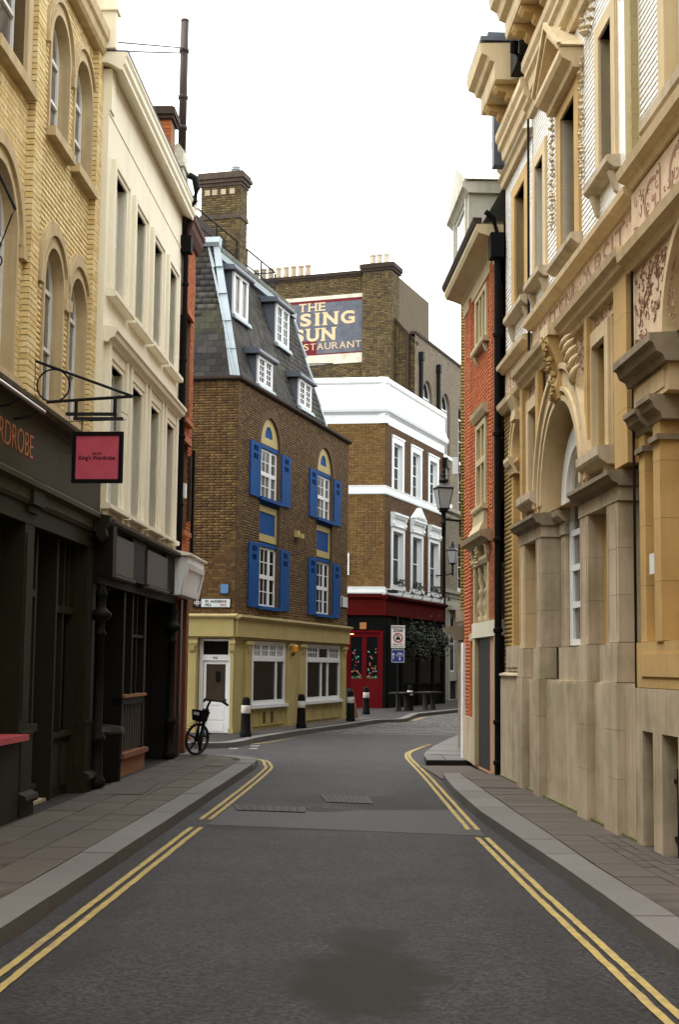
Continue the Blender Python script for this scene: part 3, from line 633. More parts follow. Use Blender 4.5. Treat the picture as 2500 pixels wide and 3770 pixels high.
for c in cs:
    b = MB().box(c-.70, c-.55, .035, .11, 7.86, 9.95).box(c+.55, c+.70, .035, .11, 7.86, 9.95).box(c-.55, c+.55, .035, .11, 9.86, 9.95)
    b.box(c-.55, c-.43, .065, .4, 7.86, 9.86).box(c+.43, c+.55, .065, .4, 7.86, 9.86).box(c-.43, c+.43, .065, .4, 9.79, 9.86).build('architrave', m_stucco, WB)
    MB().mould(c-.80, c+.80, [(.12, 7.70), (-.03, 7.70), (-.05, 7.72), (-.05, 7.79), (.12, 7.85)]).build('sill', m_stucco, WB)
    sash(WB, c-.43, c+.43, 7.86, 9.79, .22, 1, 2, .07, glass=m_lglass)
    b = MB().box(c-.78, c-.62, .02, .11, 4.46, 6.95).box(c+.62, c+.78, .02, .11, 4.46, 6.95).box(c-.62, c+.62, .05, .11, 6.78, 6.95)
    b.box(c-.62, c-.52, .07, .4, 4.46, 6.78).box(c+.52, c+.62, .07, .4, 4.46, 6.78).box(c-.52, c+.52, .07, .4, 6.70, 6.78).build('architrave', m_stucco, WB)
    MB().mould(c-.92, c+.92, [(.11, 6.952), (.02, 6.952), (.0, 7.0), (-.07, 7.03), (-.09, 7.09), (-.12, 7.12), (-.12, 7.17), (.11, 7.21)]).build('hood', m_stucco, WB)
    MB().mould(c-.80, c+.80, [(.12, 4.36), (-.03, 4.36), (-.05, 4.38), (-.05, 4.44), (.12, 4.50)]).box(c-.7, c-.55, .02, .1, 4.2, 4.36).box(c+.55, c+.7, .02, .1, 4.2, 4.36).build('sill', m_stucco, WB)
    sash(WB, c-.52, c+.52, 4.52, 6.70, .22, 1, 2, .08, glass=m_lglass)
# roof, chimney, flue
MB().prism([(.25, 11.5), (.75, 12.9), (3, 13.2), (3, 11.4)], -9.4, -4.6, 'x').prism([(.3, 11.4), (.5, 12.2), (3, 12.3), (3, 11.4)], -4.6, -2.1, 'x').build('roof', m_tile, WB)
CH = MB().box(-4.0, -3.5, .05, .46, 11.4, 12.80).build('chimney', m_redmort, WB)
rc = courses(.05, .46, 11.4, 12.62, course=.075)
Mx = Matrix(((0, 0, -1, -4.0), (1, 0, 0, 0), (0, 1, 0, 0), (0, 0, 0, 1)))
field(WB, 'brick', 'chimney_brickwork', Mx, rc, m_redL, .01, n=60)
MB().box(-4.06, -3.44, .0, .52, 12.64, 12.72).box(-4.1, -3.4, -.03, .56, 12.72, 12.86).box(-4.04, -3.46, .02, .5, 12.86, 12.90).build('chimney_cap', m_coping, WB)
b = MB().box(-3.1, -2.45, -.06, .24, 11.5, 12.0).box(-3.16, -2.4, -.1, .28, 12.0, 12.08)
b.prism([(-.06, 12.08), (.24, 12.08), (.24, 12.3), (.17, 12.44), (.05, 12.5), (-.06, 12.36)], -3.1, -2.5, 'x').build('parapet_pier', M('lichened_stucco', (.62, .60, .50), (.38, .38, .30), sc=9), WB)
b = MB().tube([(-2.75, .03, 12.3), (-2.75, .03, 15.25)], .082, 14)
for z in (12.9, 13.55, 14.55): b.lathe([(.084, 0), (.10, .01), (.10, .08), (.084, .09)], (-2.75, .03, z), 14)
b.lathe([(.069, 15.2), (.085, 15.22), (.085, 15.27), (.03, 15.275)], (-2.75, .03, 0), 14).build('flue_pipe', M('dark_flue', (.025, .014, .013), rough=.6), WB, smooth=True)
for za, zb in ((14.55, 11.55), (14.66, 11.70)): MB().tube([(-2.75, .03, za), (-9.55, .05, zb)], .015, 5).build('stay_wire', m_iron, WB)
MB().tube([(-2.6, -.1, 12.0), (-2.55, -.22, 11.95), (-2.5, -.26, 11.75), (-2.5, -.22, 11.5), (-2.45, -.05, 11.35)], .075, 12).build('soil_pipe_bend', m_iron, WB)
b = MB().tube([(-2.08, -.0, 4.05), (-2.08, -.0, 10.5)], .055, 10).box(-2.22, -1.96, -.12, .1, 10.5, 10.85)
for z in (5.2, 6.6, 8.2, 9.8): b.lathe([(.06, 0), (.075, .01), (.075, .06), (.06, .07)], (-2.08, 0, z), 10)
b.tube([(-2.08, 0, 10.85), (-2.05, .0, 11.1), (-2.0, -.08, 11.3)], .05, 8).build('downpipe', m_black, WB)
MB().prism([(.12, 11.56), (-.1, 11.54), (.02, 11.75), (.15, 11.66)], -3.6, -3.2, 'x').build('gutter_weed', m_leaf, WB, 'stuff')
# black shopfront
b = MB().mould(-9.46, -2.6, [(.2, 4.08), (-.14, 4.08), (-.17, 4.12), (-.17, 4.17), (-.10, 4.2), (.2, 4.28)])
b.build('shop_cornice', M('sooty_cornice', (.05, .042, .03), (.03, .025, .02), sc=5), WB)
MB().box(-9.46, -2.9, .03, .35, 3.34, 4.078).box(-9.46, -9.2, -.16, .03, 3.30, 4.07).box(-7.4, -6.15, -.06, .03, 3.36, 4.07).box(-4.0, -2.95, -.06, .03, 3.36, 4.07).build('fascia_board', m_shopblk, WB)
for x0, x1 in ((-9.2, -7.42), (-6.12, -4.02)):
    o = MB().box(x0, x1, -.09, .03, 3.38, 3.98).build('sign_panel', m_panel, WB)
    MB().mould(x0, x1+.1, [(.03, 3.3), (-.10, 3.3), (-.12, 3.33), (-.12, 3.36), (.03, 3.378)]).build('lower_moulding', m_panel, WB)
MB().box(-9.46, -2.1, .05, .3, 3.2, 3.338).build('shop_lintel', m_shopblk, WB)
for x in (-9.36, -2.55):
    prof = [(.05, .13), (.13, .16), (.13, .26), (.09, .30), (.085, .8), (.12, .84), (.12, .9), (.07, .96), (.06, 2.4), (.09, 2.42), (.09, 2.46), (.06, 2.5), (.06, 2.62), (.15, 2.68), (.17, 2.74), (.10, 2.80), (.07, 2.84), (.07, 3.0), (.10, 3.04), (.06, 3.1), (.06, 3.2)]
    MB().lathe(prof, (x, .02, 0), 14).build('column', m_shopblk, WB, smooth=True)
for a, c, y in ((-9.46, -9.25, .13), (-2.45, -2.1, .08)): MB().box(a, c, y, .5, .13, 3.2).build('shop_pier', m_shopblk, WB)
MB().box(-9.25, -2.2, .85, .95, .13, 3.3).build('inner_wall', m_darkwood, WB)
MB().box(-7.05, -4.9, .10, .62, .12, .42).build('brick_plinth', m_orangebrick, WB)
MB().box(-7.12, -4.85, .04, .64, .42, .50).build('stall_ledge', m_orangebrick, WB)
b = MB().box(-7.05, -6.9, .12, .62, .5, 3.2).box(-6.3, -6.2, .12, .3, 1.42, 3.2).box(-5.1, -4.92, .12, .5, .5, 3.2).box(-7.05, -4.92, .12, .3, 1.3, 1.42).box(-6.2, -5.1, .14, .22, 2.45, 2.5).box(-5.75, -5.7, .14, .22, 1.42, 3.2)
b.build('display_frame', m_shopblk, WB)
MB().box(-7.0, -4.95, .08, .3, 1.422, 1.47).build('display_sill', m_orangebrick, WB)
for i in range(8): MB().box(-6.8+i*.23, -6.76+i*.23, .14, .18, .52, 1.3).build('baluster', m_panel, WB)
piece('pane', m_glass, WB, -6.9, -6.3, .24, .25, 1.42, 3.2); piece('pane', m_glass, WB, -6.2, -5.1, .24, .25, 1.42, 3.2)
b = MB().box(-4.9, -4.8, .2, .5, .13, 3.2).box(-4.8, -2.7, .45, .5, 1.2, 1.26).box(-4.8, -2.7, .46, .52, .13, 1.2); b.build('doorway_frame', m_shopblk, WB)
piece('pane', m_glass, WB, -4.8, -2.7, .47, .48, 1.26, 3.2)
BN = thing('bin', 'black lidded bin standing in the doorway of the black shop', 'bin', LM @ Vector((-8.05, .22, .13)), LEFT[1])
MB().lathe([(0, 0), (.30, 0), (.32, .75), (0, .75)], (0, 0, 0), 20).build('bin_body', m_black, BN); MB().lathe([(.34, .75), (.35, .79), (.33, .86), (.1, .89), (0, .89)], (0, 0, 0), 20).build('bin_lid', M('bin_lid_plastic', (.02, .02, .021), rough=.3, spec=.5), BN)

# ============================================================ LEFT: NARROW RED BRICK BUILDING
RB = thing('red_brick_building', 'narrow orange red brick building between the white stucco one and the corner', 'building', LEFT[0], LEFT[1])
hol = [rect(-1.72, -.98, 7.1, 9.3), rect(-1.72, -.98, 4.75, 6.6)]
brickwall(RB, rect(-2.02, -.42, 4.0, 11.2), hol, .05, m_redL, m_redmort, rev=.2, n=200)
MB().box(-2.02, -.42, .3, 6, .1, 11.3).box(-2.02, -1.75, .02, .3, .13, 4.0).box(-.75, -.42, .02, .3, .13, 4.0).build('building_core', M('red_render', (.16, .05, .02)), RB)
Mx = Matrix(((0, 0, 1, -.42), (1, 0, 0, 0), (0, 1, 0, 0), (0, 0, 0, 1)))
for x0, x1, z0, z1 in ((-1.72, -.98, 7.1, 9.3), (-1.72, -.98, 4.75, 6.6)):
    MB().box(x0-.1, x1+.1, -.03, .1, z1, z1+.12).box(x0-.1, x1+.1, -.06, .1, z0-.1, z0).build('window_dressing', M('terracotta_dressing', (.36, .11, .03), (.28, .085, .025)), RB)
    sash(RB, x0, x1, z0, z1, .17, 1, 2, .07, mat=M('brown_frame', (.10, .04, .015)))
MB().box(-.97, -.93, -.04, .05, 5.0, 6.4).build('shutter_edge', m_coping, RB)
MB().mould(-2.0, -.4, [(.06, 10.9), (-.02, 10.95), (-.10, 11.08), (-.12, 11.2), (-.16, 11.24), (-.16, 11.32), (.4, 11.36), (.4, 10.9)]).build('cornice', M('brown_cornice', (.08, .03, .02)), RB)
b = MB().prism([(.05, 3.36), (-.16, 3.36), (-.30, 4.0), (-.30, 4.12), (.05, 4.16)], -2.85, -.55, 'x'); b.build('corner_fascia', m_wpaint, RB)
b = MB().prism([(-.175, 3.36), (-.2, 3.36), (-.325, 3.98), (-.30, 3.98)], -2.85, -2.7, 'x').prism([(-.175, 3.36), (-.2, 3.36), (-.325, 3.98), (-.30, 3.98)], -.7, -.55, 'x').prism([(-.285, 3.87), (-.31, 3.87), (-.335, 3.98), (-.30, 3.98)], -2.7, -.7, 'x').prism([(-.165, 3.36), (-.195, 3.36), (-.22, 3.48), (-.19, 3.48)], -2.7, -.7, 'x')
b.build('fascia_border', m_wpaint, RB)
MB().mould(-2.95, -.45, [(.05, 4.162), (-.34, 4.125), (-.36, 4.15), (-.36, 4.18), (.05, 4.26)]).build('fascia_cornice', m_stucco, RB)
b = MB().box(-1.95, -1.75, -.05, .3, .13, 3.3).box(-1.75, -.75, .35, .4, .13, 3.3).build('doorway', M('dark_red_wood', (.035, .014, .01), rough=.5), RB)
MB().tube([(-.46, -.01, 4.2), (-.46, -.01, 6.6)], .035, 8).build('downpipe', m_black, RB)
AB = tag(MB().box(-.09, .09, -.05, .06, 0, .30).build('alarm_box', m_wpaint), 'small white box on the black downpipe between stucco and red brick', 'alarm box'); AB.location = LM @ Vector((-1.8, -.02, 5.4)); AB.rotation_euler.z = R(LEFT[1])
# ============================================================ CENTRE: THE BROWN BRICK HOUSE WITH BLUE SHUTTERS
BH = thing('brown_brick_house', 'brown brick corner house with bright blue shutters, cream ground floor and slate mansard roof', 'building', (-2.8735, 39.3747, 0), 74.5)
SIDE = turn(-83.2)
cols = ((2.0, 3.86), (7.93, 9.80))
hol = [archp(a, b, 3.64, 8.42) for a, b in cols]
brickwall(BH, rect(0, 11.9, 3.36, 9.95), hol, 0, m_brown, m_bmort, rev=.16, n=300)
brickwall(BH, rect(-4.2, 0, 3.36, 9.95), [], 0, m_brown, m_bmort, n=200, Mx=SIDE)
MB().box(.75, 11.9, .2, 5.2, 0, 9.9).build('building_core', m_bmort, BH)
MB().mould(-.06, 11.95, [(.06, 9.952), (-.08, 9.952), (-.13, 9.99), (-.13, 10.06), (.25, 10.10), (.25, 9.952)]).build('brick_coping', m_coping, BH)
MB().mould(-4.2, .06, [(.06, 9.952), (-.08, 9.952), (-.13, 9.99), (-.13, 10.06), (.25, 10.10), (.25, 9.952)]).build('brick_coping', m_coping, BH, Mx=SIDE)
def shutter(x0, x1, z0, z1, Mx=None):
    cx = (x0+x1)/2; w_ = x1-x0; hs_ = []
    for i in (0, 1):
        for k in (0, 1): hs_.append(rect(cx-.19+i*.21, cx-.02+i*.21, z1-.26-k*.24, z1-.10-k*.24))
    b = MB().sheet(rect(x0, x1, z0, z1), hs_, -.055, .028).box(x0, x1, -.012, -.004, z0, z1)
    b.box(x0-.004, x0, -.055, -.012, z0, z1).box(x1, x1+.004, -.055, -.012, z0, z1).box(x0, x1, -.055, -.012, z0-.004, z0).box(x0, x1, -.055, -.012, z1, z1+.004)
    o = b.build('shutter', m_blue, BH, Mx=Mx)
    MB().box(cx-.2, cx+.2, -.0135, -.0122, z1-.52, z1-.08).build('shutter_hole', m_black, o)
    for zz in (z0+.25, z1-.75): MB().box(x0-.03, x0+.03, -.064, -.056, zz, zz+.05).build('hinge', m_iron, o)
for a, b_ in cols:
    w_ = b_-a; m = (a+b_)/2
    for (z0, z1, arch) in ((6.90, 8.38, True), (3.70, 5.46, False)):
        f = sash(BH, a+.02, b_-.02, z0, z1, .10, 1, 2, .07, mid=False)
        for ch in list(f.children): D.objects.remove(ch)
        # wide leaf and narrow leaf, each with a transom and glazing bars
        k = MB(); xm = a+w_*.66; zm = (z0+z1)/2
        k.box(xm-.05, xm+.05, .09, .17, z0+.07, z1-.07).box(a+.09, b_-.09, .092, .165, zm-.06, zm+.06)
        for (p, q, n) in ((a+.09, xm-.05, 3), (xm+.05, b_-.09, 1)):
            for (u, v) in ((z0+.07, zm-.06), (zm+.06, z1-.07)):
                k.box(p, p+.03, .096, .15, u, v).box(q-.03, q, .096, .15, u, v)
                for i in range(1, n): xx = p+(q-p)*i/n; k.box(xx-.014, xx+.014, .11, .14, u, v)
                k.box(p, q, .112, .142, (u+v)/2-.014, (u+v)/2+.014)
                for i in range(n):
                    for r in range(2): piece('pane', m_lglass if arch else m_glass, f, p+(q-p)*i/n+.002, p+(q-p)*(i+1)/n-.002, .128, .134, u+(v-u)*r/2+.002, u+(v-u)*(r+1)/2-.002)
        k.build('glazing_bars', m_wpaint, f)
        MB().box(a-.12, b_+.12, -.10, .16, z0-.10, z0-.004).box(a, b_, .05, .16, z0-.2, z0-.1).build('sill', m_blue, BH)
        MB().box(a+.005, b_-.005, .055, .16, z1+.004, z1+.12).build('head_band', m_blue, BH)
        shutter(a-.99, a-.10, z0-.06, z1+.04); shutter(b_+.09, b_+.98, z0-.06, z1+.04)
    f = MB().sheet(rect(a+.005, b_-.005, 5.62, 6.69), [rect(a+.12, b_-.14, 5.84, 6.50)], .07, .03).build('spandrel_panel', m_cream, BH)
    MB().box(a+.10, b_-.12, .098, .11, 5.82, 6.52).build('inset_panel', m_blue, f)
    r = w_/2-.012; zs = 8.52
    semi = [(m+r*math.cos(math.pi*i/16), zs+.985*r*math.sin(math.pi*i/16)) for i in range(17)]
    half = [(m+.36*math.cos(math.pi*i/10), zs+.22+.36*math.sin(math.pi*i/10)) for i in range(11)]
    semi = [(x, z-.04) if z > zs+.05 else (x, z) for x, z in semi]
    f = MB().sheet(semi, [half], .06, .03).build('arch_panel', m_cream, BH)
    MB().sheet(half, (), .088).build('half_moon', m_blue, f)
    MB().ring(m, 8.42, r+.012, r+.24, -.012, .0, n=20).build('brick_arch', M('rubbed_brick', (.10, .05, .022), (.06, .03, .015), sc=12), BH)
# ground floor, cream render
gh = [rect(1.72, 4.93, .80, 2.70), rect(7.12, 11.3, .80, 2.70)]
MB().sheet(rect(0, 11.9, .02, 2.76), gh, .06, .16).build('render_wall', m_cream, BH)
MB().sheet(rect(-4.2, 0, .02, 2.76), [rect(-1.04, -.10, .05, 2.72)], .03, .32).build('render_wall', m_cream, BH, Mx=SIDE)
def fas(x0, x1, Mx=None):
    MB().box(x0, x1, -.10, .2, 2.762, 3.25).build('fascia', m_cream, BH, Mx=Mx)
    MB().mould(x0-.02, x1+.08, [(.1, 3.252), (-.13, 3.252), (-.15, 3.28), (-.21, 3.31), (-.21, 3.36), (.1, 3.40)]).build('fascia_cornice', M('pale_cream', (.50, .42, .20), (.44, .36, .17)), BH, Mx=Mx)
fas(0, 11.95); fas(-4.2, 0, SIDE)
for x0, x1, Mx in ((1.0, 1.5, None), (5.05, 5.55, None), (6.25, 6.85, None), (11.40, 11.88, None), (-1.30, -1.07, SIDE), (-.09, -.01, SIDE)):
    b = MB().box(x0, x1, -.0, .06, .10, 2.5).box(x0-.03, x1+.03, -.03, .06, 2.502, 2.56).box(x0-.05, x1+.05, -.06, .06, 2.562, 2.66).box(x0-.03, x1+.03, -.02, .06, .03, .25)
    b.prism([(-.0, 2.5), (-.07, 2.5), (-.05, 2.38), (.0, 2.3)], (x0+x1)/2-.07, (x0+x1)/2+.07, 'x').build('pilaster', m_cream, BH, Mx=Mx)
for (x0, x1, mull) in ((1.76, 4.90, (4.05,)), (7.16, 11.26, (8.95, 9.75))):
    z0, zt, z1 = .84, 2.16, 2.68
    b = MB().box(x0, x0+.12, .06, .16, z0, z1).box(x1-.12, x1, .06, .16, z0, z1).box(x0+.12, x1-.12, .06, .16, z1-.09, z1).box(x0+.12, x1-.12, .065, .155, z0, z0+.12)
    b.box(x0+.12, x1-.12, .05, .155, zt-.06, zt+.05).box(x0-.1, x1+.1, -.04, .1, z0-.10, z0-.005)
    ms = list(mull)
    for q in ms: b.box(q-.06, q+.06, .07, .15, z0+.12, zt-.06)
    edges = [x0+.12]+[e for q in ms for e in (q-.06, q+.06)]+[x1-.12]
    f = b.build('window', m_wpaint, BH)
    for i in range(0, len(edges), 2): piece('pane', m_glass, f, edges[i], edges[i+1], .11, .12, z0+.12, zt-.06)
    n = 4 if len(ms) == 1 else 3; k = MB()
    for i in range(n):
        p, q = x0+.12+(x1-x0-.24)*i/n, x0+.12+(x1-x0-.24)*(i+1)/n
        k.box(p, p+.09, .075, .15, zt+.05, z1-.09).box(q-.09, q, .075, .15, zt+.05, z1-.09).box(p+.09, q-.09, .08, .15, zt+.05, zt+.1).box(p+.09, q-.09, .08, .15, z1-.13, z1-.09)
        bars = 2 if len(ms) == 1 else (1 if i == 1 else 3)
        for j in range(1, bars+1):
            if bars > 1 or len(ms) == 1: xx = p+.09+(q-p-.18)*j/(bars+1); k.box(xx-.018, xx+.018, .085, .14, zt+.1, z1-.13)
        if not (len(ms) > 1 and i == 1): k.box(p+.09, q-.09, .087, .138, (zt+z1)/2-.02, (zt+z1)/2+.02)
        piece('pane', m_glass, f, p+.09, q-.09, .115, .12, zt+.1, z1-.13)
    k.build('top_lights', m_wpaint, f)
    for i in range(4):
        p = x0+.1+(x1-x0-.2)*i/4; q = p+(x1-x0-.2)/4-.12
        fr = MB().box(p, q, .03, .06, .66, .70).box(p, q, .03, .06, .22, .25).box(p, p+.05, .035, .06, .25, .66).box(q-.05, q, .035, .06, .25, .66).build('panel_moulding', m_cream, BH)
        if len(ms) == 1 and i in (1, 2):
            for s_ in range(6): MB().box(p+.2, p+.42, .045, .062, .3+s_*.055, .325+s_*.055).build('vent_slot', m_black, BH)
# the white door
dr = MB(); dr.box(-1.02, -.92, .20, .32, .06, 2.70).box(-.20, -.12, .20, .32, .06, 2.70).box(-.92, -.20, .20, .32, 2.10, 2.26).box(-.92, -.20, .20, .32, 2.64, 2.70)
dr = dr.build('door_frame', m_wpaint, BH, Mx=SIDE)
b = MB().box(-.91, -.83, .25, .29, .1, 2.09).box(-.28, -.21, .25, .29, .1, 2.09).box(-.83, -.28, .25, .29, 2.0, 2.09).box(-.83, -.28, .25, .29, .1, .98)
b.box(-.80, -.31, .24, .25, .16, .42).box(-.80, -.31, .24, .25, .47, .82).box(-.66, -.44, .238, .25, .87, .91)
dd = b.build('door', m_wpaint, BH, Mx=SIDE)
piece('pane', M('smoked_glass', (.05, .042, .03), (.03, .025, .02), rough=.1, spec=.5), dd, -.83, -.28, .265, .272, .98, 2.0)
MB().box(-.56, -.42, .255, .264, 1.5, 1.8).build('notice', m_black, dd); MB().box(-.285, -.255, .21, .25, .95, 1.05).build('handle', m_iron, dd)
piece('pane', m_glass, dr, -.92, -.20, .26, .27, 2.26, 2.64)
text('BYOC', dr, m_black, -.63, -.50, 2.145, 2.205, .199, bold=.01)
MB().box(-1.1, -.05, .06, .5, .03, .10).build('door_step', m_port, BH, Mx=SIDE)
MB().box(-1.385, -1.335, -.1, .0, 6.88, 8.4).box(-1.385, -1.335, -.1, 0, 3.9, 5.5).build('shutter_edge', m_blue, BH, Mx=SIDE)
# mansard: two slopes of slate meeting at a lead hip
V = Vector((0, 1.45, 4.4)); SL = V.length; V.normalize(); N = Vector((0, -4.4, 1.45)).normalized()
Mf = Matrix(((1, 0, 0, 0), (0, V.y, N.y, .15), (0, V.z, N.z, 10.06), (0, 0, 0, 1)))
hipa = lambda b: .02+1.40*b/SL
hipb = lambda b: -.02-1.05*b/SL
GA = 9.62
MB().add([Mf @ Vector(p) for p in ((hipa(0), 0, 0), (GA, 0, 0), (GA, SL, 0), (hipa(SL), SL, 0))], [(0, 1, 2, 3)]).build('roof', m_slbed, BH)
MB().add([Mf @ Vector(p) for p in ((-4.2, 0, 0), (hipb(0), 0, 0), (hipb(SL), SL, 0), (-4.2, SL, 0))], [(0, 1, 2, 3)]).build('roof', m_slbed, BH, Mx=SIDE)
MB().prism([(.2, 10.0), (1.62, 14.45), (5, 14.45), (5, 10.0)], GA-.06, GA, 'x').box(1.3, GA, 1.6, 5, 14.3, 14.46).build('roof_deck', m_slbed, BH)
dorm = [(1.78, 3.08, 12.35, 13.62), (6.0, 7.36, 12.45, 13.72), (2.18, 3.54, 10.30, 11.15), (6.45, 7.85, 10.42, 11.30)]
def slates(lo, hi, cut):
    out = []; b = 0; i = 0
    while b < SL-.03:
        t = min(b+.205, SL); a = lo(b+.1)+(0 if i % 2 else -.15)
        while a < hi(b+.1):
            p, q = max(a, lo(b+.1)), min(a+.30, hi(b+.1)); zc = 10.06+V.z*(b+.1)
            hit = any(p < d[1]+.08 and q > d[0]-.10 and d[2]-.05 < zc < d[3]+.25 for d in cut)
            if q-p > .06 and not hit: out.append((p+.004, q-.004, b, t-.004))
            a += .30
        b += .205; i += 1
    return out
tilt = Matrix.Rotation(R(1.5), 4, 'X')
field(BH, 'slate', 'slate_courses', Mf, slates(hipa, lambda b: GA, dorm), m_slate, .014, .005, n=300)
field(BH, 'slate', 'side_slate_courses', SIDE @ Mf, slates(lambda b: -4.2, hipb, []), m_slate, .014, .005, n=120)
def plane_strip(lo, hi, Mx, nm, mat=m_lead, h=.04, seg=5):
    for i in range(seg):
        b0, b1 = SL*i/seg, SL*(i+1)/seg+.03
        pts = [(lo(b0), b0, h+.012*(i+1)), (hi(b0), b0, h+.012*(i+1)), (hi(b1), b1, h), (lo(b1), b1, h)]
        b = MB(); low = [(x, y, -.0) for x, y, z in pts]
        b.add([tuple(Mx @ Vector(p)) for p in pts+low], [(0, 1, 2, 3), (0, 4, 5, 1), (1, 5, 6, 2), (2, 6, 7, 3), (3, 7, 4, 0)]); b.build(nm, mat, BH)
plane_strip(lambda b: hipa(b)-.02, lambda b: hipa(b)+.36-.12*b/SL, Mf, 'hip_lead')
plane_strip(lambda b: hipb(b)-.26+.1*b/SL, lambda b: hipb(b)+.02, SIDE @ Mf, 'hip_lead')
plane_strip(lambda b: GA-.10, lambda b: GA+.05, Mf, 'verge_lead')
MB().mould(1.3, 9.75, [(1.7, 14.35), (1.46, 14.33), (1.40, 14.38), (1.38, 14.50), (1.46, 14.56), (1.8, 14.60)]).build('roof_edge_lead', M('mossy_lead', (.17, .19, .18), (.07, .075, .05), sc=3, rough=.7), BH)
MB().mould(1.42, 9.7, [(1.6, 14.10), (1.36, 14.12), (1.35, 14.30), (1.55, 14.33)]).build('roof_apron', m_lead, BH)
MB().mould(-3.5, -1.0, [(1.7, 14.30), (1.46, 14.30), (1.38, 14.40), (1.46, 14.58), (1.8, 14.60)]).build('roof_edge_lead', m_lead, BH, Mx=SIDE)
for k_, (x0, x1, z0, z1) in enumerate(dorm):
    yf = .15+(z0-10.06)*.3295-.02; yb = .15+(z1-10.06)*.3295+.12
    b = MB().prism([(yf+.02, z0-.05), (yf+.02, z1), (yb, z1)], x0-.06, x0, 'x').prism([(yf+.02, z0-.05), (yf+.02, z1), (yb, z1)], x1, x1+.06, 'x'); dm = b.build('dormer', m_leadd, BH)
    b = MB().mould(x0-.28, x1+.22, [(yb+.2, z1+.02), (yf-.16, z1+.01), (yf-.18, z1+.05), (yf-.14, z1+.15), (yb+.4, z1+.28)]).build('dormer_roof', m_leadd, dm)
    b = MB().box(x0-.03, x1+.03, yf-.05, yf+.05, z1-.08, z1+.008).box(x0, x0+.09, yf-.04, yf+.05, z0, z1-.08).box(x1-.09, x1, yf-.04, yf+.05, z0, z1-.08).box(x0+.09, x1-.09, yf-.04, yf+.05, z0, z0+.09).box((x0+x1)/2-.06, (x0+x1)/2+.06, yf-.042, yf+.05, z0+.09, z1-.08)
    for (p, q) in ((x0+.09, (x0+x1)/2-.06), ((x0+x1)/2+.06, x1-.09)):
        b.box(p, p+.05, yf-.03, yf+.04, z0+.09, z1-.08).box(q-.05, q, yf-.03, yf+.04, z0+.09, z1-.08)
        if k_:
            for r in range(1, 4): zz = z0+.09+(z1-z0-.17)*r/4; b.box(p+.05, q-.05, yf-.02, yf+.03, zz-.014, zz+.014)
            b.box((p+q)/2-.012, (p+q)/2+.012, yf-.02, yf+.03, z0+.09, z1-.08)
    b.build('dormer_window', m_wpaint, dm)
    for (p, q) in ((x0+.09, (x0+x1)/2-.06), ((x0+x1)/2+.06, x1-.09)): piece('pane', m_lglass if k_ == 0 else m_glass, dm, p, q, yf+.01, yf+.02, z0+.09, z1-.08)
    MB().mould(x0-.1, x1+.1, [(yf+.1, z0-.01), (yf-.10, z0-.02), (yf-.16, z0-.16), (yf-.12, z0-.18), (yf+.05, z0-.06)]).build('dormer_apron', m_lead, dm)
# chimney stack
MB().box(4.85, 5.5, 1.8, 3.15, 14.2, 17.55).build('chimney', m_smort, BH)
Mc = Matrix(((0, 0, -1, 4.85), (-1, 0, 0, 3.15), (0, 1, 0, 0), (0, 0, 0, 1)))
field(BH, 'brick', 'chimney_brickwork', Mc, courses(0, 1.35, 14.3, 17.5), m_stock, .012, n=120)
field(BH, 'brick', 'chimney_brickwork', wallM(1.8), courses(4.85, 5.5, 14.3, 17.5), m_stock, .012, n=60)
b = MB()
for (z0, z1, o) in ((16.3, 16.38, .05), (16.385, 16.46, .03), (17.4, 17.5, .04), (17.505, 17.62, .09), (17.625, 17.75, .14), (17.755, 17.85, .10)): b.box(4.85-o, 5.5+o, 1.8-o, 3.15+o, z0, z1)
b.build('chimney_cap', M('sooty_cap', (.085, .06, .045), (.045, .033, .025), sc=6), BH)
for y in (2.0, 2.3, 2.6, 2.85): MB().box(4.83, 4.85, y, y+.17, 17.12, 17.3).build('vent_block', m_pot, BH)
MB().lathe([(.12, 17.85), (.12, 18.0), (.15, 18.02), (.15, 18.06), (.11, 18.08), (.14, 18.12), (.05, 18.16)], (5.2, 2.1, 0), 12).build('chimney_pot', m_lead, BH)
# roof railing and the dark access screen behind it
b = MB().tube([(.9, 1.85, 15.45), (8.7, 1.85, 15.55)], .028, 6).tube([(.9, 1.85, 14.95), (8.7, 1.85, 15.0)], .022, 6)
for x in (.9, 2.9, 4.75, 5.7, 7.2, 8.7): b.tube([(x, 1.85, 14.5), (x, 1.85, 15.5)], .026, 6)
b.tube([(8.7, 1.85, 15.55), (8.7, 4.5, 15.55)], .025, 6).build('roof_railing', m_iron, BH)
b = MB()
for i in range(42): x = 5.6+i*.074; b.box(x, x+.008, 1.86, 1.866, 14.6, 15.5)
b.build('railing_mesh', m_iron, BH, 'stuff')
for i in range(6): MB().box(1.0+i*.62, 1.58+i*.62, 2.2, 2.26, 14.46, 15.55).build('screen_panel', M('dark_screen', (.035, .028, .022), (.05, .04, .03), sc=6), BH)

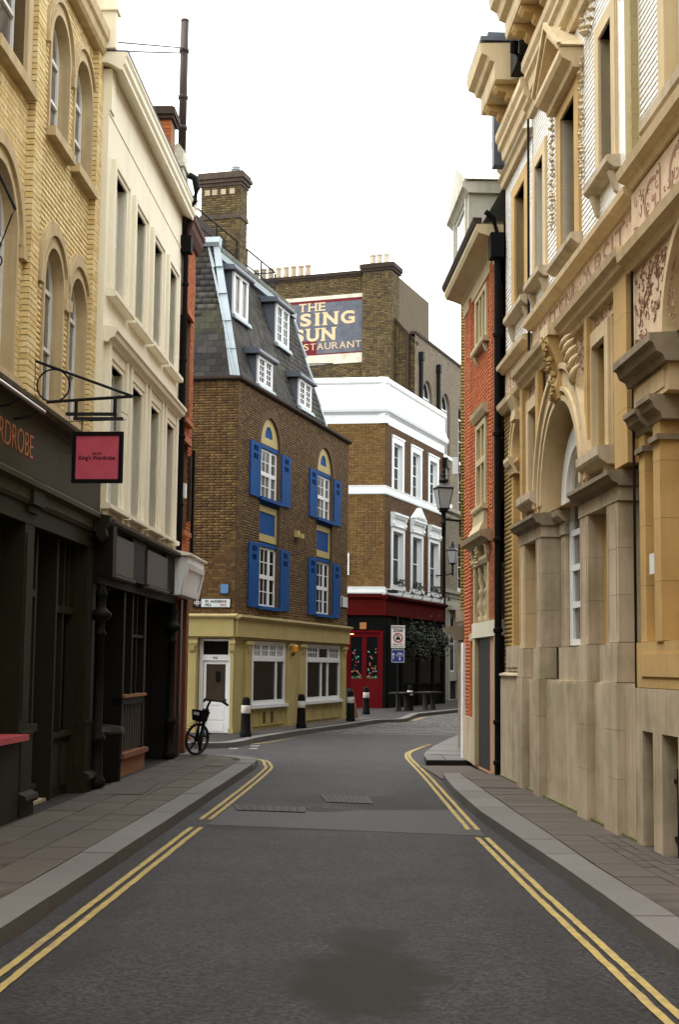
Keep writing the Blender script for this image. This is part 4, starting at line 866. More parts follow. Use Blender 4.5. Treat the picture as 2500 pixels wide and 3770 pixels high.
# ---- things fixed to the house
def on(par, v): return WM(par) @ Vector(v)
NP = thing('street_nameplate', 'white street nameplate reading St. Andrews Hill EC4 with a small crest', 'sign', WM(BH) @ SIDE @ Vector((-.65, -.02, 3.57)), -8.7)
MB().box(-.53, .54, -.02, .015, -.02, .24).build('plate_frame', m_black, NP); MB().box(-.29, .525, -.026, -.0205, 0, .225).build('plate', m_plate, NP)
text('ST. ANDREWS', NP, m_black, -.18, .42, .125, .19, -.027, bold=.012); text('HILL', NP, m_black, -.18, .0, .03, .095, -.027, bold=.012); text('EC4', NP, m_redink, .26, .42, .03, .09, -.027, bold=.012)
b = MB().prism([(-.46, .17), (-.42, .17), (-.36, .17), (-.36, .09), (-.41, .05), (-.46, .09)], -.0235, -.0205, 'y'); b.build('crest_shield', m_plate, NP)
MB().box(-.418, -.402, -.0255, -.0236, .055, .17).box(-.46, -.36, -.0252, -.0238, .115, .13).build('crest_cross', m_redink, NP)
b = MB()
for s in (-1, 1): b.prism([(-.41+s*.06, .06), (-.41+s*.1, .09), (-.41+s*.095, .15), (-.41+s*.07, .17), (-.41+s*.065, .12)], -.023, -.0206, 'y')
b.box(-.46, -.36, -.023, -.0206, .022, .036).prism([(-.44, .18), (-.41, .215), (-.38, .18)], -.023, -.0206, 'y').build('crest_supporters', M('crest_grey', (.35, .34, .36)), NP)
NP2 = thing('street_nameplate', 'small white nameplate at the right edge of the shuttered house, seen edge on', 'sign', on(BH, (11.35, -.02, 4.05)), 74.5)
MB().box(-.42, .45, -.03, .0, 0, .36).build('plate', m_plate, NP2); text('WARDROBE PL', NP2, m_black, -.3, .4, .2, .3, -.031, bold=.01) if False else None
MB().box(-.42, -.22, -.034, -.0305, .02, .34).build('crest_block', M('crest_red', (.25, .06, .06)), NP2)
BP = tag(MB().prism([(-.11, .03), (-.08, 0), (.08, 0), (.11, .03), (.11, .25), (-.11, .25)], -.05, 0, 'y').build('alarm_box', m_pblue), 'pale blue alarm box above the St. Andrews Hill nameplate', 'alarm box'); BP.location = WM(BH) @ SIDE @ Vector((-.29, -.01, 3.95)); BP.rotation_euler.z = R(-8.7)
BP = tag(MB().prism([(-.09, 0), (.09, 0), (.09, .3), (-.09, .3)], -.05, 0, 'y').build('alarm_box', m_pblue), 'pale blue box half hidden behind the white shop corner, left of the nameplate', 'alarm box'); BP.location = WM(BH) @ SIDE @ Vector((-1.15, -.01, 3.85)); BP.rotation_euler.z = R(-8.7)
FL = thing('floodlight', 'small cream sensor box on the brown brick between the two columns of windows', 'wall fitting', on(BH, (5.45, -.02, 6.0)), 74.5)
MB().box(-.1, .1, -.14, .0, 0, .2).build('housing', m_cream, FL); MB().box(.12, .34, -.2, -.04, -.02, .12).build('sensor', m_cream, FL)
WL = thing('wall_lamp', 'amber glass wall lamp on the cream pilaster between the two shop windows', 'lamp', on(BH, (5.3, -.02, 2.28)), 74.5)
MB().prism([(-.02, 0), (-.06, 0), (-.10, .10), (.0, .10)], -.07, .07, 'x').build('bracket', M('bronze', (.10, .05, .02), metal=.3), WL); MB().lathe([(.07, .10), (.10, .14), (.10, .30), (.07, .34)], (0, -.10, 0), 10).build('shade', m_amber, WL)
# ---- bollards
def bollard(loc, label, h=1.0, worn=0):
    t = thing('bollard', label, 'bollard', loc, random.uniform(0, 90), 'black and white cast iron bollards')
    MB().lathe([(.155, 0), (.155, .10), (.145, .12), (.135, .14), (.118, .60*h)], (0, 0, 0), 20).build('post', m_black, t, smooth=True)
    MB().lathe([(.121, .60*h), (.125, .61*h), (.122, .79*h), (.117, .80*h)], (0, 0, 0), 20).build('white_band', m_wcover, t, smooth=True)
    MB().lathe([(.112, .80*h), (.118, .805*h), (.118, .84*h), (.108, .86*h), (.104, .92*h), (.10, .95*h), (.085, .985*h), (.05, 1.005*h), (0, 1.012*h)], (0, 0, 0), 20).build('cap', m_black, t, smooth=True)
    return t
bollard((-2.38, 37.33, .13), 'black bollard with scuffed white band beside the white door, nearest of the row', 1.02)
bollard((-1.08, 42.99, .13), 'black bollard with white band between the two cream shop windows', 1.0)
bollard((.45, 48.64, .13), 'black bollard with white band at the far corner of the cream shopfront', 1.02)
bollard((1.12, 55.8, .13), 'black bollard half hidden behind the one at the cream shop corner', 1.05)
bollard((3.1, 61.2, .13), 'lone black bollard with white band in front of the public house tables', 1.05)
# leaning wooden A-board
AB2 = thing('menu_board', 'wooden framed pavement board beside the corner bollard, seen edge on', 'sign board', (.66, 52.0, .13), 20)
MB().add([(-.04, -.3, 0), (.0, -.3, 0), (-.22, -.3, 1.05), (-.26, -.3, 1.05), (-.04, .3, 0), (.0, .3, 0), (-.22, .3, 1.05), (-.26, .3, 1.05)], [(0, 1, 2, 3), (4, 7, 6, 5), (0, 4, 5, 1), (1, 5, 6, 2), (2, 6, 7, 3), (3, 7, 4, 0)]).build('front_leaf', m_wood, AB2)
MB().add([(-.48, -.3, 0), (-.44, -.3, 0), (-.22, -.3, 1.05), (-.26, -.3, 1.05), (-.48, .3, 0), (-.44, .3, 0), (-.22, .3, 1.05), (-.26, .3, 1.05)], [(0, 1, 2, 3), (4, 7, 6, 5), (0, 4, 5, 1), (1, 5, 6, 2), (2, 6, 7, 3), (3, 7, 4, 0)]).build('back_leaf', m_black, AB2)

# ============================================================ CENTRE: THE PUBLIC HOUSE
PH = thing('public_house', 'tawny brick public house with white parapet, white window surrounds and dark red shopfront', 'building', (2.073, 64.449, 0), 70)
P1 = turn(-78)
wu = (.95, 3.93, 6.93); wl = (.92, 4.0, 7.0)
hol = [rect(x, x+1.8, 10.2, 12.5) for x in wu]+[rect(x, x+1.95, 5.7, 8.36) for x in wl]
brickwall(PH, rect(0, 9.8, 5.35, 13.1), hol, 0, M('shaded_tawny_brick', (0, 0, 0), rnd=[(.055, .026, .009), (.085, .04, .015), (.11, .06, .022), (.07, .033, .012)], bump=.3), m_bmort, rev=.25, n=150)  # same brick as the front; this side's shade is put into the colour
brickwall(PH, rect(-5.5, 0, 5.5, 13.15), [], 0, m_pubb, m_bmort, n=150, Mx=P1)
MB().box(.1, 9.8, .35, 6, 0, 15).box(9.7, 9.8, 0, .4, 0, 13.1).build('building_core', m_bmort, PH)
def para(x0, x1, Mx=None, e0=0, e1=0):
    prof = [(.3, 13.08), (-.02, 13.08), (-.02, 13.48), (-.12, 13.56), (-.20, 13.60), (-.24, 13.72), (-.22, 13.86), (-.16, 13.92), (-.13, 14.02), (-.09, 14.08), (-.05, 14.25), (-.05, 14.9), (-.10, 14.94), (-.13, 15.0), (-.10, 15.12), (-.06, 15.22), (.3, 15.25)]
    MB().mould(x0, x1, prof).build('parapet', m_pubwhite, PH, Mx=Mx)
para(-.12, 9.95); para(-5.5, .12, P1)
for x0, x1, z0, z1, Mx in ((-.04, 9.85, 9.80, 10.18, None), (-5.5, .04, 9.80, 10.20, P1), (-.04, 9.85, 5.22, 5.50, None), (-5.5, .04, 5.26, 5.56, P1)):
    MB().mould(x0, x1, [(.1, z0), (-.05, z0), (-.07, z0+.05), (-.07, z1-.06), (-.09, z1-.04), (-.09, z1), (.1, z1+.02)]).build('band_course', m_pubwhite, PH, Mx=Mx)
for x in wu:
    MB().box(x-.02, x+.22, -.05, .25, 10.2, 12.62).box(x+1.58, x+1.82, -.05, .25, 10.2, 12.62).box(x+.22, x+1.58, -.05, .25, 12.36, 12.62).box(x-.06, x+1.86, -.09, .1, 12.62, 12.70).build('window_surround', m_pubwhite, PH)
    sash(PH, x+.22, x+1.58, 10.2, 12.36, .16, 2, 4, .08)
for i, x in enumerate(wl):
    MB().box(x-.05, x+.2, -.06, .25, 5.6, 8.40).box(x+1.75, x+2.0, -.06, .25, 5.6, 8.40).box(x+.2, x+1.75, -.06, .25, 8.22, 8.40).box(x-.1, x+2.05, -.11, .25, 5.5, 5.68).build('window_surround', m_pubwhite, PH)
    b = MB().mould(x-.10, x+2.05, [(.05, 8.402), (-.10, 8.402), (-.14, 8.46), (-.08, 8.5), (-.08, 8.78), (-.16, 8.84), (-.20, 8.92), (-.24, 8.96), (-.24, 9.06), (.05, 9.10)])
    for xx in (x-.05, x+1.82): b.prism([(-.02, 8.45), (-.18, 8.55), (-.12, 8.7), (-.22, 8.84), (-.02, 8.84)], xx, xx+.18, 'x')
    if i == 1: b.prism([(x-.12, 9.102), (x+2.07, 9.102), (x+.975, 9.70)], -.24, .02, 'y').prism([(x+.25, 9.17), (x+1.7, 9.17), (x+.975, 9.56)], -.27, -.242, 'y')
    b.build('window_head', m_pubwhite, PH)
    sash(PH, x+.2, x+1.75, 5.7, 8.22, .16, 1, 2, .09)
    b = MB(); 
    for k in range(90):
        p = Vector((x+random.uniform(.15, 1.8), random.uniform(-.2, .02), 5.72+random.uniform(0, .32))); d = Vector((random.uniform(-1, 1), random.uniform(-1, 1), random.uniform(-.5, 1))).normalized()*.07; e = d.orthogonal().normalized()*.04
        b.add([p-d, p+e, p+d, p-e], [(0, 1, 2, 3)])
    wb = tag(b.build('window_box_plant', m_leaf), 'dark green plants in the window box of the public house, '+('left', 'middle', 'right')[i]+' window', 'plant', 'window box plants'); wb['kind'] = 'thing'; del wb['kind']
    wb.location = PH.location; wb.rotation_euler = PH.rotation_euler
# ground floor
MB().box(-.12, 9.7, -.12, .3, 4.28, 5.0).mould(-.2, 9.8, [(.1, 5.0), (-.16, 5.0), (-.26, 5.08), (-.28, 5.18), (.1, 5.22)]).build('shop_fascia', m_pubred, PH)
MB().box(-5.5, .1, -.12, .3, 4.28, 5.0).mould(-5.5, .2, [(.1, 5.0), (-.16, 5.0), (-.26, 5.08), (-.28, 5.18), (.1, 5.22)]).build('shop_fascia', m_pubred, PH, Mx=P1)
MB().box(.1, 9.7, -.02, .35, .02, 4.28).build('shop_wall', m_pubblk, PH)
for x in (.25, 2.4, 5.0, 7.6, 9.35): MB().box(x, x+.28, -.10, -.02, .03, 4.2).box(x-.05, x+.33, -.14, -.02, .03, .6).build('pilaster', m_pubblk, PH)
for x0, x1 in ((2.75, 4.9), (5.4, 7.5), (7.95, 9.25)): 
    f = MB().box(x0, x1, -.06, -.02, 1.1, 1.2).box(x0, x1, -.06, -.02, 3.0, 3.08).build('window_frame', m_pubblk, PH); piece('pane', m_glass, f, x0, x1, -.04, -.03, 1.2, 3.0)
for i in range(5):
    x = 2.0+i*1.6; MB().tube([(x, -.2, 5.22), (x, -.4, 5.55), (x+.2, -.6, 5.6), (x+.3, -.62, 5.45)], .018, 6).lathe([(.02, .0), (.10, -.12), (.12, -.14)], (x+.3, -.62, 5.48), 10).build('swan_neck_lamp', m_iron, PH)
MB().box(-.2, .5, -.5, -.2, 5.30, 5.42).build('floodlight', m_iron, PH)
b = MB().tube([(9.72, -.08, .1), (9.72, -.08, 12.4)], .075, 8).box(9.55, 9.9, -.25, 0, 12.4, 12.85); b.build('downpipe', m_iron, PH)
MB().box(-5.5, -1.75, -.02, .3, .02, 4.28).box(-.05, .1, -.02, .3, .02, 4.28).box(-1.75, -.05, -.02, .3, 3.62, 4.28).build('shop_wall', m_pubblk, PH, Mx=P1)
fr = MB().box(-1.75, -1.62, .0, .2, .1, 3.6).box(-.18, -.05, .0, .2, .1, 3.6).box(-1.62, -.18, .0, .2, 3.5, 3.6).build('door_frame', m_doorred, PH, Mx=P1)
for k, (x0, x1) in enumerate(((-1.61, -.905), (-.895, -.19))):
    b = MB().box(x0, x0+.10, .06, .12, .12, 3.48).box(x1-.10, x1, .06, .12, .12, 3.48).box(x0+.1, x1-.1, .06, .12, 3.3, 3.48).box(x0+.1, x1-.1, .06, .12, .12, 1.42)
    dd = b.build('door', m_doorred, PH, Mx=P1); piece('pane', m_glass, dd, x0+.1, x1-.1, .09, .10, 1.42, 3.3)
    for cn, cl in (('orange_red', (.50, .09, .04)), ('turquoise', (.10, .38, .40)), ('rose', (.48, .12, .18)), ('ochre', (.45, .28, .05))):
        b = MB()
        for j in range(7 if cn != 'ochre' else 5):
            cx, cz = random.uniform(x0+.16, x1-.16), 1.5+1.35*random.random()**1.4; r = random.uniform(.025, .055)
            pts = [(cx+r*(1 if q % 2 else .45)*math.cos(q*math.pi/5), cz+r*(1 if q % 2 else .45)*math.sin(q*math.pi/5)) for q in range(10)]
            b.prism(pts, .084, .0885, 'y')
        b.build('flower_decals', M(cn+'_decal', cl), dd, 'stuff')
    b = MB()
    for j in range(60): cx = random.uniform(x0+.11, x1-.11); h = random.uniform(.03, .12); b.box(cx, cx+.006, .085, .088, 1.43, 1.43+h)
    b.build('grass_decals', M('green_decal', (.10, .22, .10)), dd, 'stuff')
MB().box(-1.8, 0, -.05, .2, .04, .12).build('door_step', m_pubblk, PH, Mx=P1)
for x in (-1.5, -1.42): MB().lathe([(.0, -.03), (.03, 0), (0, .03)], (x, -.02, 3.42), 8).build('lamp_bulb', M('warm_bulb', (1, .55, .15), emit=4), PH, Mx=P1)
MB().box(-1.1, -.8, -.08, -.02, 3.65, 3.95).build('door_plaque', m_wood, PH, Mx=P1)
MB().box(-1.8, -1.62, -.10, .02, 6.1, 7.1).build('white_notice', m_pubwhite, PH, Mx=P1)
b = MB()
for i in range(26): x = -5.2+i*.1; b.box(x, x+.02, .9, .92, 15.2, 16.1)
b.box(-5.2, -2.6, .9, .92, 16.08, 16.13).build('roof_railing', m_iron, PH, Mx=P1)
# plants hanging along the fascia
for i, (x, y, rx, rz_) in enumerate(((3.6, -.5, 1.1, .8), (5.6, -.5, 1.2, .85), (7.6, -.5, 1.2, .8), (9.0, -.45, .8, .7))):
    b = MB()
    for k in range(420):
        u = Vector((random.gauss(0, .45), random.gauss(0, .4), random.gauss(0, .45))); p = Vector((u.x*rx, u.y*.4, u.z*rz_-.25*abs(u.x)))
        d = Vector((random.uniform(-1, 1), random.uniform(-1, 1), random.uniform(-1, .6))).normalized()*random.uniform(.05, .10); e = d.orthogonal().normalized()*random.uniform(.03, .05)
        b.add([p-d, p+e, p+d, p-e], [(0, 1, 2, 3)])
    hp = thing('hanging_plant', ('trailing dark plant beside the pedestrian zone sign, first of the hanging row', 'bushy hanging plant, second along the dark pub wall', 'bushy hanging plant, third along the dark pub wall', 'last hanging plant at the far end of the dark pub wall')[i], 'plant', on(PH, (x, y+.2, 3.35)), 70, 'hanging plants on the public house')
    b.build('foliage', m_leaf, hp); MB().lathe([(.02, -.35), (.2, -.3), (.26, -.1), (.25, -.1), (0, -.12)], (0, 0, 0), 12).tube([(0, 0, -.1), (0, .1, .85)], .01, 5).build('basket', m_iron, hp)
# tables outside
for i, (x, y) in enumerate(((2.75, 60.5), (4.0, 62.6))):
    t = thing('table', ('small dark table outside the public house, left of the two', 'small dark table outside the public house, right of the two')[i], 'table', (x, y, .13), 60)
    MB().box(-.6, .6, -.35, .35, .72, .78).build('tabletop', M('worn_table', (.03, .022, .015)), t)
    for sx in (-.38, .38): MB().lathe([(.16, 0), (.12, .1), (.10, .4), (.14, .72)], (sx, 0, 0), 12).build('leg', M('barrel_leg', (.025, .018, .012)), t)
# traffic signs on a thin post
TS = thing('traffic_sign', 'white pedestrian zone sign above a blue cycle sign on a thin dark post', 'sign', (2.52, 59.9, .13), -2)
MB().tube([(0, .04, 0), (0, .04, 3.95)], .03, 8).build('post', m_iron, TS)
f = MB().box(-.29, .29, -.012, .012, 2.62, 3.57).build('zone_plate', m_signface, TS)
text('PEDESTRIAN', f, m_black, -.26, .26, 3.44, 3.53, -.0125, bold=.012); text('ZONE', f, m_black, -.2, .2, 3.30, 3.41, -.0125, bold=.02)
MB().ring(0, 3.05, .155, .205, -.020, -.013, 0, 2*math.pi, 28).build('red_ring', M('sign_red', (.32, .02, .02)), f)
b = MB().prism([(-.09, 3.03), (.09, 3.03), (.06, 3.09), (-.06, 3.09)], -.018, -.013, 'y').box(-.10, .10, -.018, -.013, 2.97, 3.028).box(-.08, -.05, -.018, -.013, 2.94, 2.969).box(.05, .08, -.018, -.013, 2.94, 2.969)
b.prism([(-.08, 3.115), (.08, 3.115), (.07, 3.14), (.02, 3.14), (.0, 3.19), (-.03, 3.14), (-.07, 3.14)], -.018, -.013, 'y').build('car_symbol', m_black, f)
text('Mon - Fri', f, m_black, -.2, .18, 2.74, 2.81, -.0125, bold=.008); text('8 am - 6 pm', f, m_black, -.25, .24, 2.65, 2.71, -.0125, bold=.008)
f = MB().box(-.27, .27, -.012, .012, 2.02, 2.57).build('cycle_plate', m_navy, TS)
b = MB().box(-.265, .265, -.016, -.0125, 2.03, 2.045).box(-.265, .265, -.016, -.0125, 2.545, 2.56).box(-.265, -.25, -.016, -.0125, 2.045, 2.545).box(.25, .265, -.016, -.0125, 2.045, 2.545)
b.box(-.20, -.175, -.016, -.0125, 2.16, 2.34).prism([(-.235, 2.34), (-.14, 2.34), (-.1875, 2.43)], -.016, -.0125, 'y').box(.065, .09, -.016, -.0125, 2.18, 2.27).prism([(.035, 2.18), (.12, 2.18), (.0775, 2.10)], -.016, -.0125, 'y')
b.ring(-.01, 2.34, .05, .062, -.016, -.0125, 0, 2*math.pi, 16).ring(.17, 2.34, .05, .062, -.016, -.0125, 0, 2*math.pi, 16)
for (p, q) in (((-.01, 2.34), (.04, 2.42)), ((.04, 2.42), (.13, 2.42)), ((.13, 2.42), (.17, 2.34)), ((.04, 2.42), (.08, 2.34)), ((.08, 2.34), (.13, 2.42)), ((.03, 2.45), (.04, 2.42))): b.tube([(p[0], -.014, p[1]), (q[0], -.014, q[1])], .006, 4)
b.build('cycle_symbols', m_plate, f)

# ============================================================ CENTRE: THE TALL STOCK BRICK BLOCK BEHIND
TB = thing('stock_brick_block', 'tall sooty stock brick block behind the public house, with rows of chimney pots', 'building', (3.921, 74.206, 0), -20)
P3 = turn(90)
brickwall(TB, rect(-13, -2.86, 13.5, 23.2), [], 0, m_stock, m_smort, n=0, course=.09, Lb=.27)
MB().box(-2.86, -1.22, -.35, 1.0, 12, 23.1).box(-13, -2.86, .0, 1.0, 10, 13.5).box(-13, -1.3, .02, 7, 0, 23.1).build('building_core', m_smort, TB)
field(TB, 'brick', 'pier_brickwork', wallM(-.35), courses(-2.86, -1.22, 13.5, 23.0, course=.09, Lb=.27), m_stock, .012, n=60)
Mr = Matrix(((0, 0, 1, -1.22), (1, 0, 0, 0), (0, 1, 0, 0), (0, 0, 0, 1)))
field(TB, 'brick', 'pier_brickwork', Mr, courses(-.35, 1.0, 19.0, 23.0, course=.09, Lb=.27), m_stock, .012, n=0)
MB().box(-13, -2.86, -.06, .4, 23.0, 23.12).box(-13, -2.86, -.10, .4, 23.12, 23.3).box(-2.95, -1.12, -.45, 1.1, 23.1, 23.25).box(-3.0, -1.05, -.5, 1.15, 23.25, 23.5).build('coping', m_coping, TB)
brickwall(TB, [(-1.22, 13.5), (0, 13.5), (0, 19.2), (-1.22, 20.6)], [], .25, m_stock, m_smort, n=0, course=.09, Lb=.27, outline=True)
MB().prism([(-1.3, 20.55), (.05, 19.05), (.05, 19.2), (-1.3, 20.72)], .15, .5, 'y').build('coping', m_coping, TB)
for i, x in enumerate((-9.48, -9.04, -8.59, -8.13, -7.67, -7.23, -6.79, -6.37)): 
    MB().lathe([(.17, 23.3), (.155, 23.4), (.14, 23.9), (.17, 23.93), (.17, 24.02), (.12, 24.03), (.11, 23.8), (0, 23.8)], (x, .5, 0), 12).build('chimney_pot', m_pot, TB)
for x in (-2.48, -2.10, -1.70): MB().lathe([(.17, 23.5), (.16, 23.55), (.145, 24.05), (.17, 24.08), (.17, 24.16), (.12, 24.17), (0, 23.9)], (x, .2, 0), 12).build('chimney_pot', M('pale_pot', (.55, .50, .40), (.42, .36, .27), sc=4), TB)
# the long side running away from us, grey buff brick
gw = [archp(1.5, 3.3, 13.9, 16.6), archp(5.2, 6.95, 13.9, 16.6), archp(8.75, 10.4, 13.9, 16.6), rect(5.2, 6.95, 11.2, 13.3), rect(8.8, 10.4, 11.0, 13.5), rect(8.7, 10.3, 6.5, 9.1), rect(12.5, 14.1, 11, 13.5), archp(12.5, 14.1, 13.9, 16.6)]
brickwall(TB, rect(0, 24, 6.3, 19.6), gw, 0, m_greyb, m_gmort, rev=.3, n=0, Mx=P3, course=.09, Lb=.27)
MB().box(0, 24, .35, .5, 0, 19.6).box(0, 24, -.08, .3, 19.6, 19.75).build('coping', m_coping, TB, Mx=P3)
for i, g in enumerate(gw):
    a, c = g[0][0], g[1][0]; ar = len(g) > 4; z0 = g[0][1]; z1 = g[2][1] if ar else g[2][1]
    sash(TB, a, c, z0, z1, .18, 2, 4, .09, arch=ar, Mx=P3); MB().box(a-.15, c+.15, -.12, .2, z0-.18, z0).build('sill', m_pubwhite, TB, Mx=P3)
for x in (.8, 4.2): MB().tube([(x, -.12, 12), (x, -.12, 18.3)], .11, 8).box(x-.16, x+.16, -.26, .02, 18.3, 18.75).build('downpipe', m_iron, TB, Mx=P3)
MB().mould(0, 24, [(.1, 10.45), (-.05, 10.45), (-.10, 10.6), (-.35, 10.72), (-.4, 10.9), (.1, 10.95)]).build('band_course', M('grey_stucco', (.40, .38, .31), (.33, .31, .25), streak=.3), TB, Mx=P3)
g2 = M('grey_stucco', (.40, .38, .31))
MB().mould(0, 24, [(.1, 5.9), (-.05, 5.9), (-.08, 6.05), (-.2, 6.15), (-.22, 6.3), (.1, 6.34)]).sheet(rect(0, 24, .1, 5.9), [rect(6.9, 8.6, 1.7, 4.9), rect(9.1, 10.4, 1.7, 4.9), rect(6.9, 10.4, .15, 1.2)], 0, .25).build('stucco_base', g2, TB, Mx=P3)
for a, c in ((6.9, 8.6), (9.1, 10.4)): sash(TB, a, c, 1.7, 4.9, .15, 1, 3, .1, Mx=P3)
MB().box(6.9, 10.4, .2, .22, .15, 1.2).build('cellar_door', m_darkwood, TB, Mx=P3)
b = MB().box(6.5, 6.8, -.1, .1, .1, 5.2).box(8.65, 9.0, -.1, .1, .1, 5.2).box(6.4, 10.5, -.3, .1, 5.2, 5.45).build('doorcase', g2, TB, Mx=P3)
# the painted sign
PS = thing('painted_wall_sign', 'faded blue painted wall sign reading The Rising Sun Restaurant high on the stock brick', 'sign', (3.921, 74.206, 0), -20)
MB().box(-9.3, -2.88, -.035, -.012, 18.78, 21.68).build('sign_ground', m_sign, PS)
MB().box(-9.3, -2.88, -.034, -.012, 21.682, 21.84).box(-9.3, -5.6, -.039, -.0355, 18.79, 19.60).box(-9.3, -2.88, -.0385, -.0355, 18.79, 18.85).build('maroon_band', m_signred, PS)
for a, c in ((21.842, 22.05), (18.24, 18.778)): MB().box(-9.3, -2.88, -.034, -.012, a, c).build('white_margin', m_signwhite, PS)
serifword('THE', PS, m_signcream, -6.66, -5.10, 21.24, 21.70, -.036, bold=.012)
serifword('RISING', PS, m_signcream, -8.05, -3.40, 20.42, 21.14, -.036, bold=.035)
serifword('SUN', PS, m_signcream, -6.95, -4.52, 19.56, 20.28, -.036, bold=.035)
serifword('RESTAURANT', PS, m_signcream, -7.15, -3.02, 19.08, 19.44, -.041, bold=.0, ser=.2)
# ============================================================ RIGHT: THE ORNATE STONE BUILDING (local x runs towards the camera)
OB = thing('ornate_stone_building', 'ornate golden stone building with carved arches and white glazed brick above, right of the street', 'building', RIGHT[0], RIGHT[1])
def slabs_of(name, x0, x1, y0, y1, zs, mat, par=OB, gap=.004):
    for a, c in zip(zs[:-1], zs[1:]): piece(name, mat, par, x0, x1, y0, y1, a+gap/2, c-gap/2)
MB().box(-.1, 34, .62, 8, 0, 12).box(13.5, 34, .1, .62, 0, 11.5).build('building_core', m_buff, OB)
MB().box(13.5, 34, .5, 8, 12, 14).build('added_attic', m_buff, OB)  # height added out of view to darken the street by occlusion
# --- plinth: stained stone blocks
zs = [.10, .62, 1.18, 1.83]
MB().box(0, 9.28, .03, .6, .05, 1.80).build('plinth_core', m_port, OB)
for x0, x1 in ((0.0, 1.25), (1.255, 2.47)): piece('plinth_stone', m_port, OB, x0, x1, 0, .12, .10, 1.86)
slabs_of('plinth_stone', 2.98, 3.46, .03, .2, zs, m_port)
for x0, x1 in ((3.95, 5.2), (5.204, 6.52)): slabs_of('plinth_stone', x0, x1, .05, .2, zs, m_port)
slabs_of('plinth_stone', 7.06, 7.98, .05, .2, zs, m_port); slabs_of('plinth_stone', 8.62, 9.22, .05, .2, zs, m_port)
for x, z0, z1 in ((6.05, .42, .80), (7.75, .36, .66)): MB().box(x, x+.11, .044, .051, z0, z1).build('vent_slot', m_black, OB)
MB().mould(0, 2.5, [(.12, 1.862), (-.03, 1.862), (-.02, 1.89), (.12, 1.93)]).build('plinth_cap', m_port, OB)
MB().box(0, 9.3, -.02, .1, .06, .16).build('mossy_foot', M('mossy_stone', (.10, .10, .03), (.16, .14, .07), sc=5, rough=.9), OB)
# --- pilasters of the bay: shaft stones with dado and base
def pilaster(x0, x1, yf, ztop, lower=m_port, upper=m_port, zsplit=2.3):
    slabs_of('pilaster_stone', x0-.04, x1+.04, yf-.05, .2, [.08, .75, 1.30, 1.84], lower)
    slabs_of('pilaster_stone', x0-.02, x1+.02, yf-.03, .2, [1.844, 2.30], lower)
    slabs_of('pilaster_stone', x0, x1, yf, .3, list(np.linspace(2.304, ztop, 4)), upper)
    MB().box(x0+.08, x0+.095, yf-.004, yf+.01, 2.4, ztop-.1).box(x1-.095, x1-.08, yf-.004, yf+.01, 2.4, ztop-.1).build('shaft_fluting', m_sgline, OB)
for x0, x1 in ((2.04, 2.50), (3.46, 3.88), (6.54, 7.02), (8.02, 8.58)): pilaster(x0, x1, -.02, 3.93, upper=m_buff if x0 < 3 else m_port)
pilaster(4.08, 4.36, .24, 3.93)
# recesses between the pilasters
for x0, x1 in ((2.5, 3.46), (7.02, 8.02)):
    MB().box(x0, x1, .17, .4, 2.3, 3.93).build('niche_back', m_terra, OB); piece('dado_stone', m_port, OB, x0, x1, .10, .4, 1.80, 2.29)
piece('dado_stone', m_port, OB, 4.4, 6.5, .14, .5, 1.80, 2.29)
MB().box(4.1, 6.56, .42, .64, 2.3, 5.9).build('arch_back_wall', m_wpaint, OB)
# entablatures over the pilaster pairs
for x0, x1 in ((2.0, 3.92), (6.50, 8.64)):
    MB().box(x0, x1, -.03, .4, 3.934, 4.10).build('entablature', m_port, OB)
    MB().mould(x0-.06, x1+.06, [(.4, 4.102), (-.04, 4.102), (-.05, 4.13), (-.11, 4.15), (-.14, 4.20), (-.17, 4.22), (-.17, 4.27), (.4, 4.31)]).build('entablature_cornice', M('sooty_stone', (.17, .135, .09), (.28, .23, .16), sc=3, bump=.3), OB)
MB().box(4.05, 4.4, .22, .5, 3.934, 4.10).mould(4.0, 4.45, [(.5, 4.102), (.2, 4.12), (.12, 4.2), (.10, 4.28), (.5, 4.3)]).build('impost_block', m_port, OB)
# big arch, inner white arch, window
c0, r0, zsp = 5.21, 1.32, 4.30
b = MB().ring(c0, zsp+.1, r0, r0+.07, -.03, .34, n=32).ring(c0, zsp+.1, r0+.072, r0+.13, .0, .12, n=32).ring(c0, zsp+.1, r0+.132, r0+.19, -.05, .12, n=32); b.box(c0-r0-.19, c0-r0, .0, .34, zsp, zsp+.1).box(c0+r0, c0+r0+.19, .0, .34, zsp, zsp+.1).build('arch_moulding', m_buff, OB)
for i in range(13):
    a0, a1 = math.pi*i/13+.006, math.pi*(i+1)/13-.006
    MB().ring(c0, zsp+.1, r0+.195, r0+.44, -.015, .12, a0, a1, n=3).build('voussoir', m_buff, OB)
MB().ring(c0, zsp+.1, r0+.442, r0+.52, -.06, .12, n=32).build('arch_hood', m_buff, OB)
sp = [(c0-r0-.02, zsp)]+[(c0+r0*math.cos(math.pi-math.pi*i/24), zsp+.1+r0*math.sin(math.pi*i/24)) for i in range(25)]+[(c0+r0+.02, zsp), (c0+r0+.02, 2.3), (c0-r0-.02, 2.3)]
MB().ring(c0, zsp, .82, 1.13, .24, .41, n=28).box(4.09, 4.40, .24, .41, 3.95, zsp).box(c0+.78, c0+1.12, .24, .5, 2.3, zsp).build('inner_arch', m_wpaint, OB)
MB().ring(c0, zsp+.1, 1.1, r0+.01, .33, .52, n=28).build('arch_soffit_wall', m_terra, OB)
WF = MB().box(4.38, 4.50, .30, .40, 2.32, 4.4).box(5.92, 6.04, .30, .40, 2.32, 4.4)
for z in (2.32, 2.85, 3.38, 3.88, 4.36): WF.box(4.5, 5.92, .305, .39, z, z+.085)
WF.box(5.17, 5.25, .302, .395, 2.405, 4.36).box(4.5, 4.56, .31, .38, 2.405, 4.36).ring(c0, 4.40, .70, .82, .30, .40, n=24)
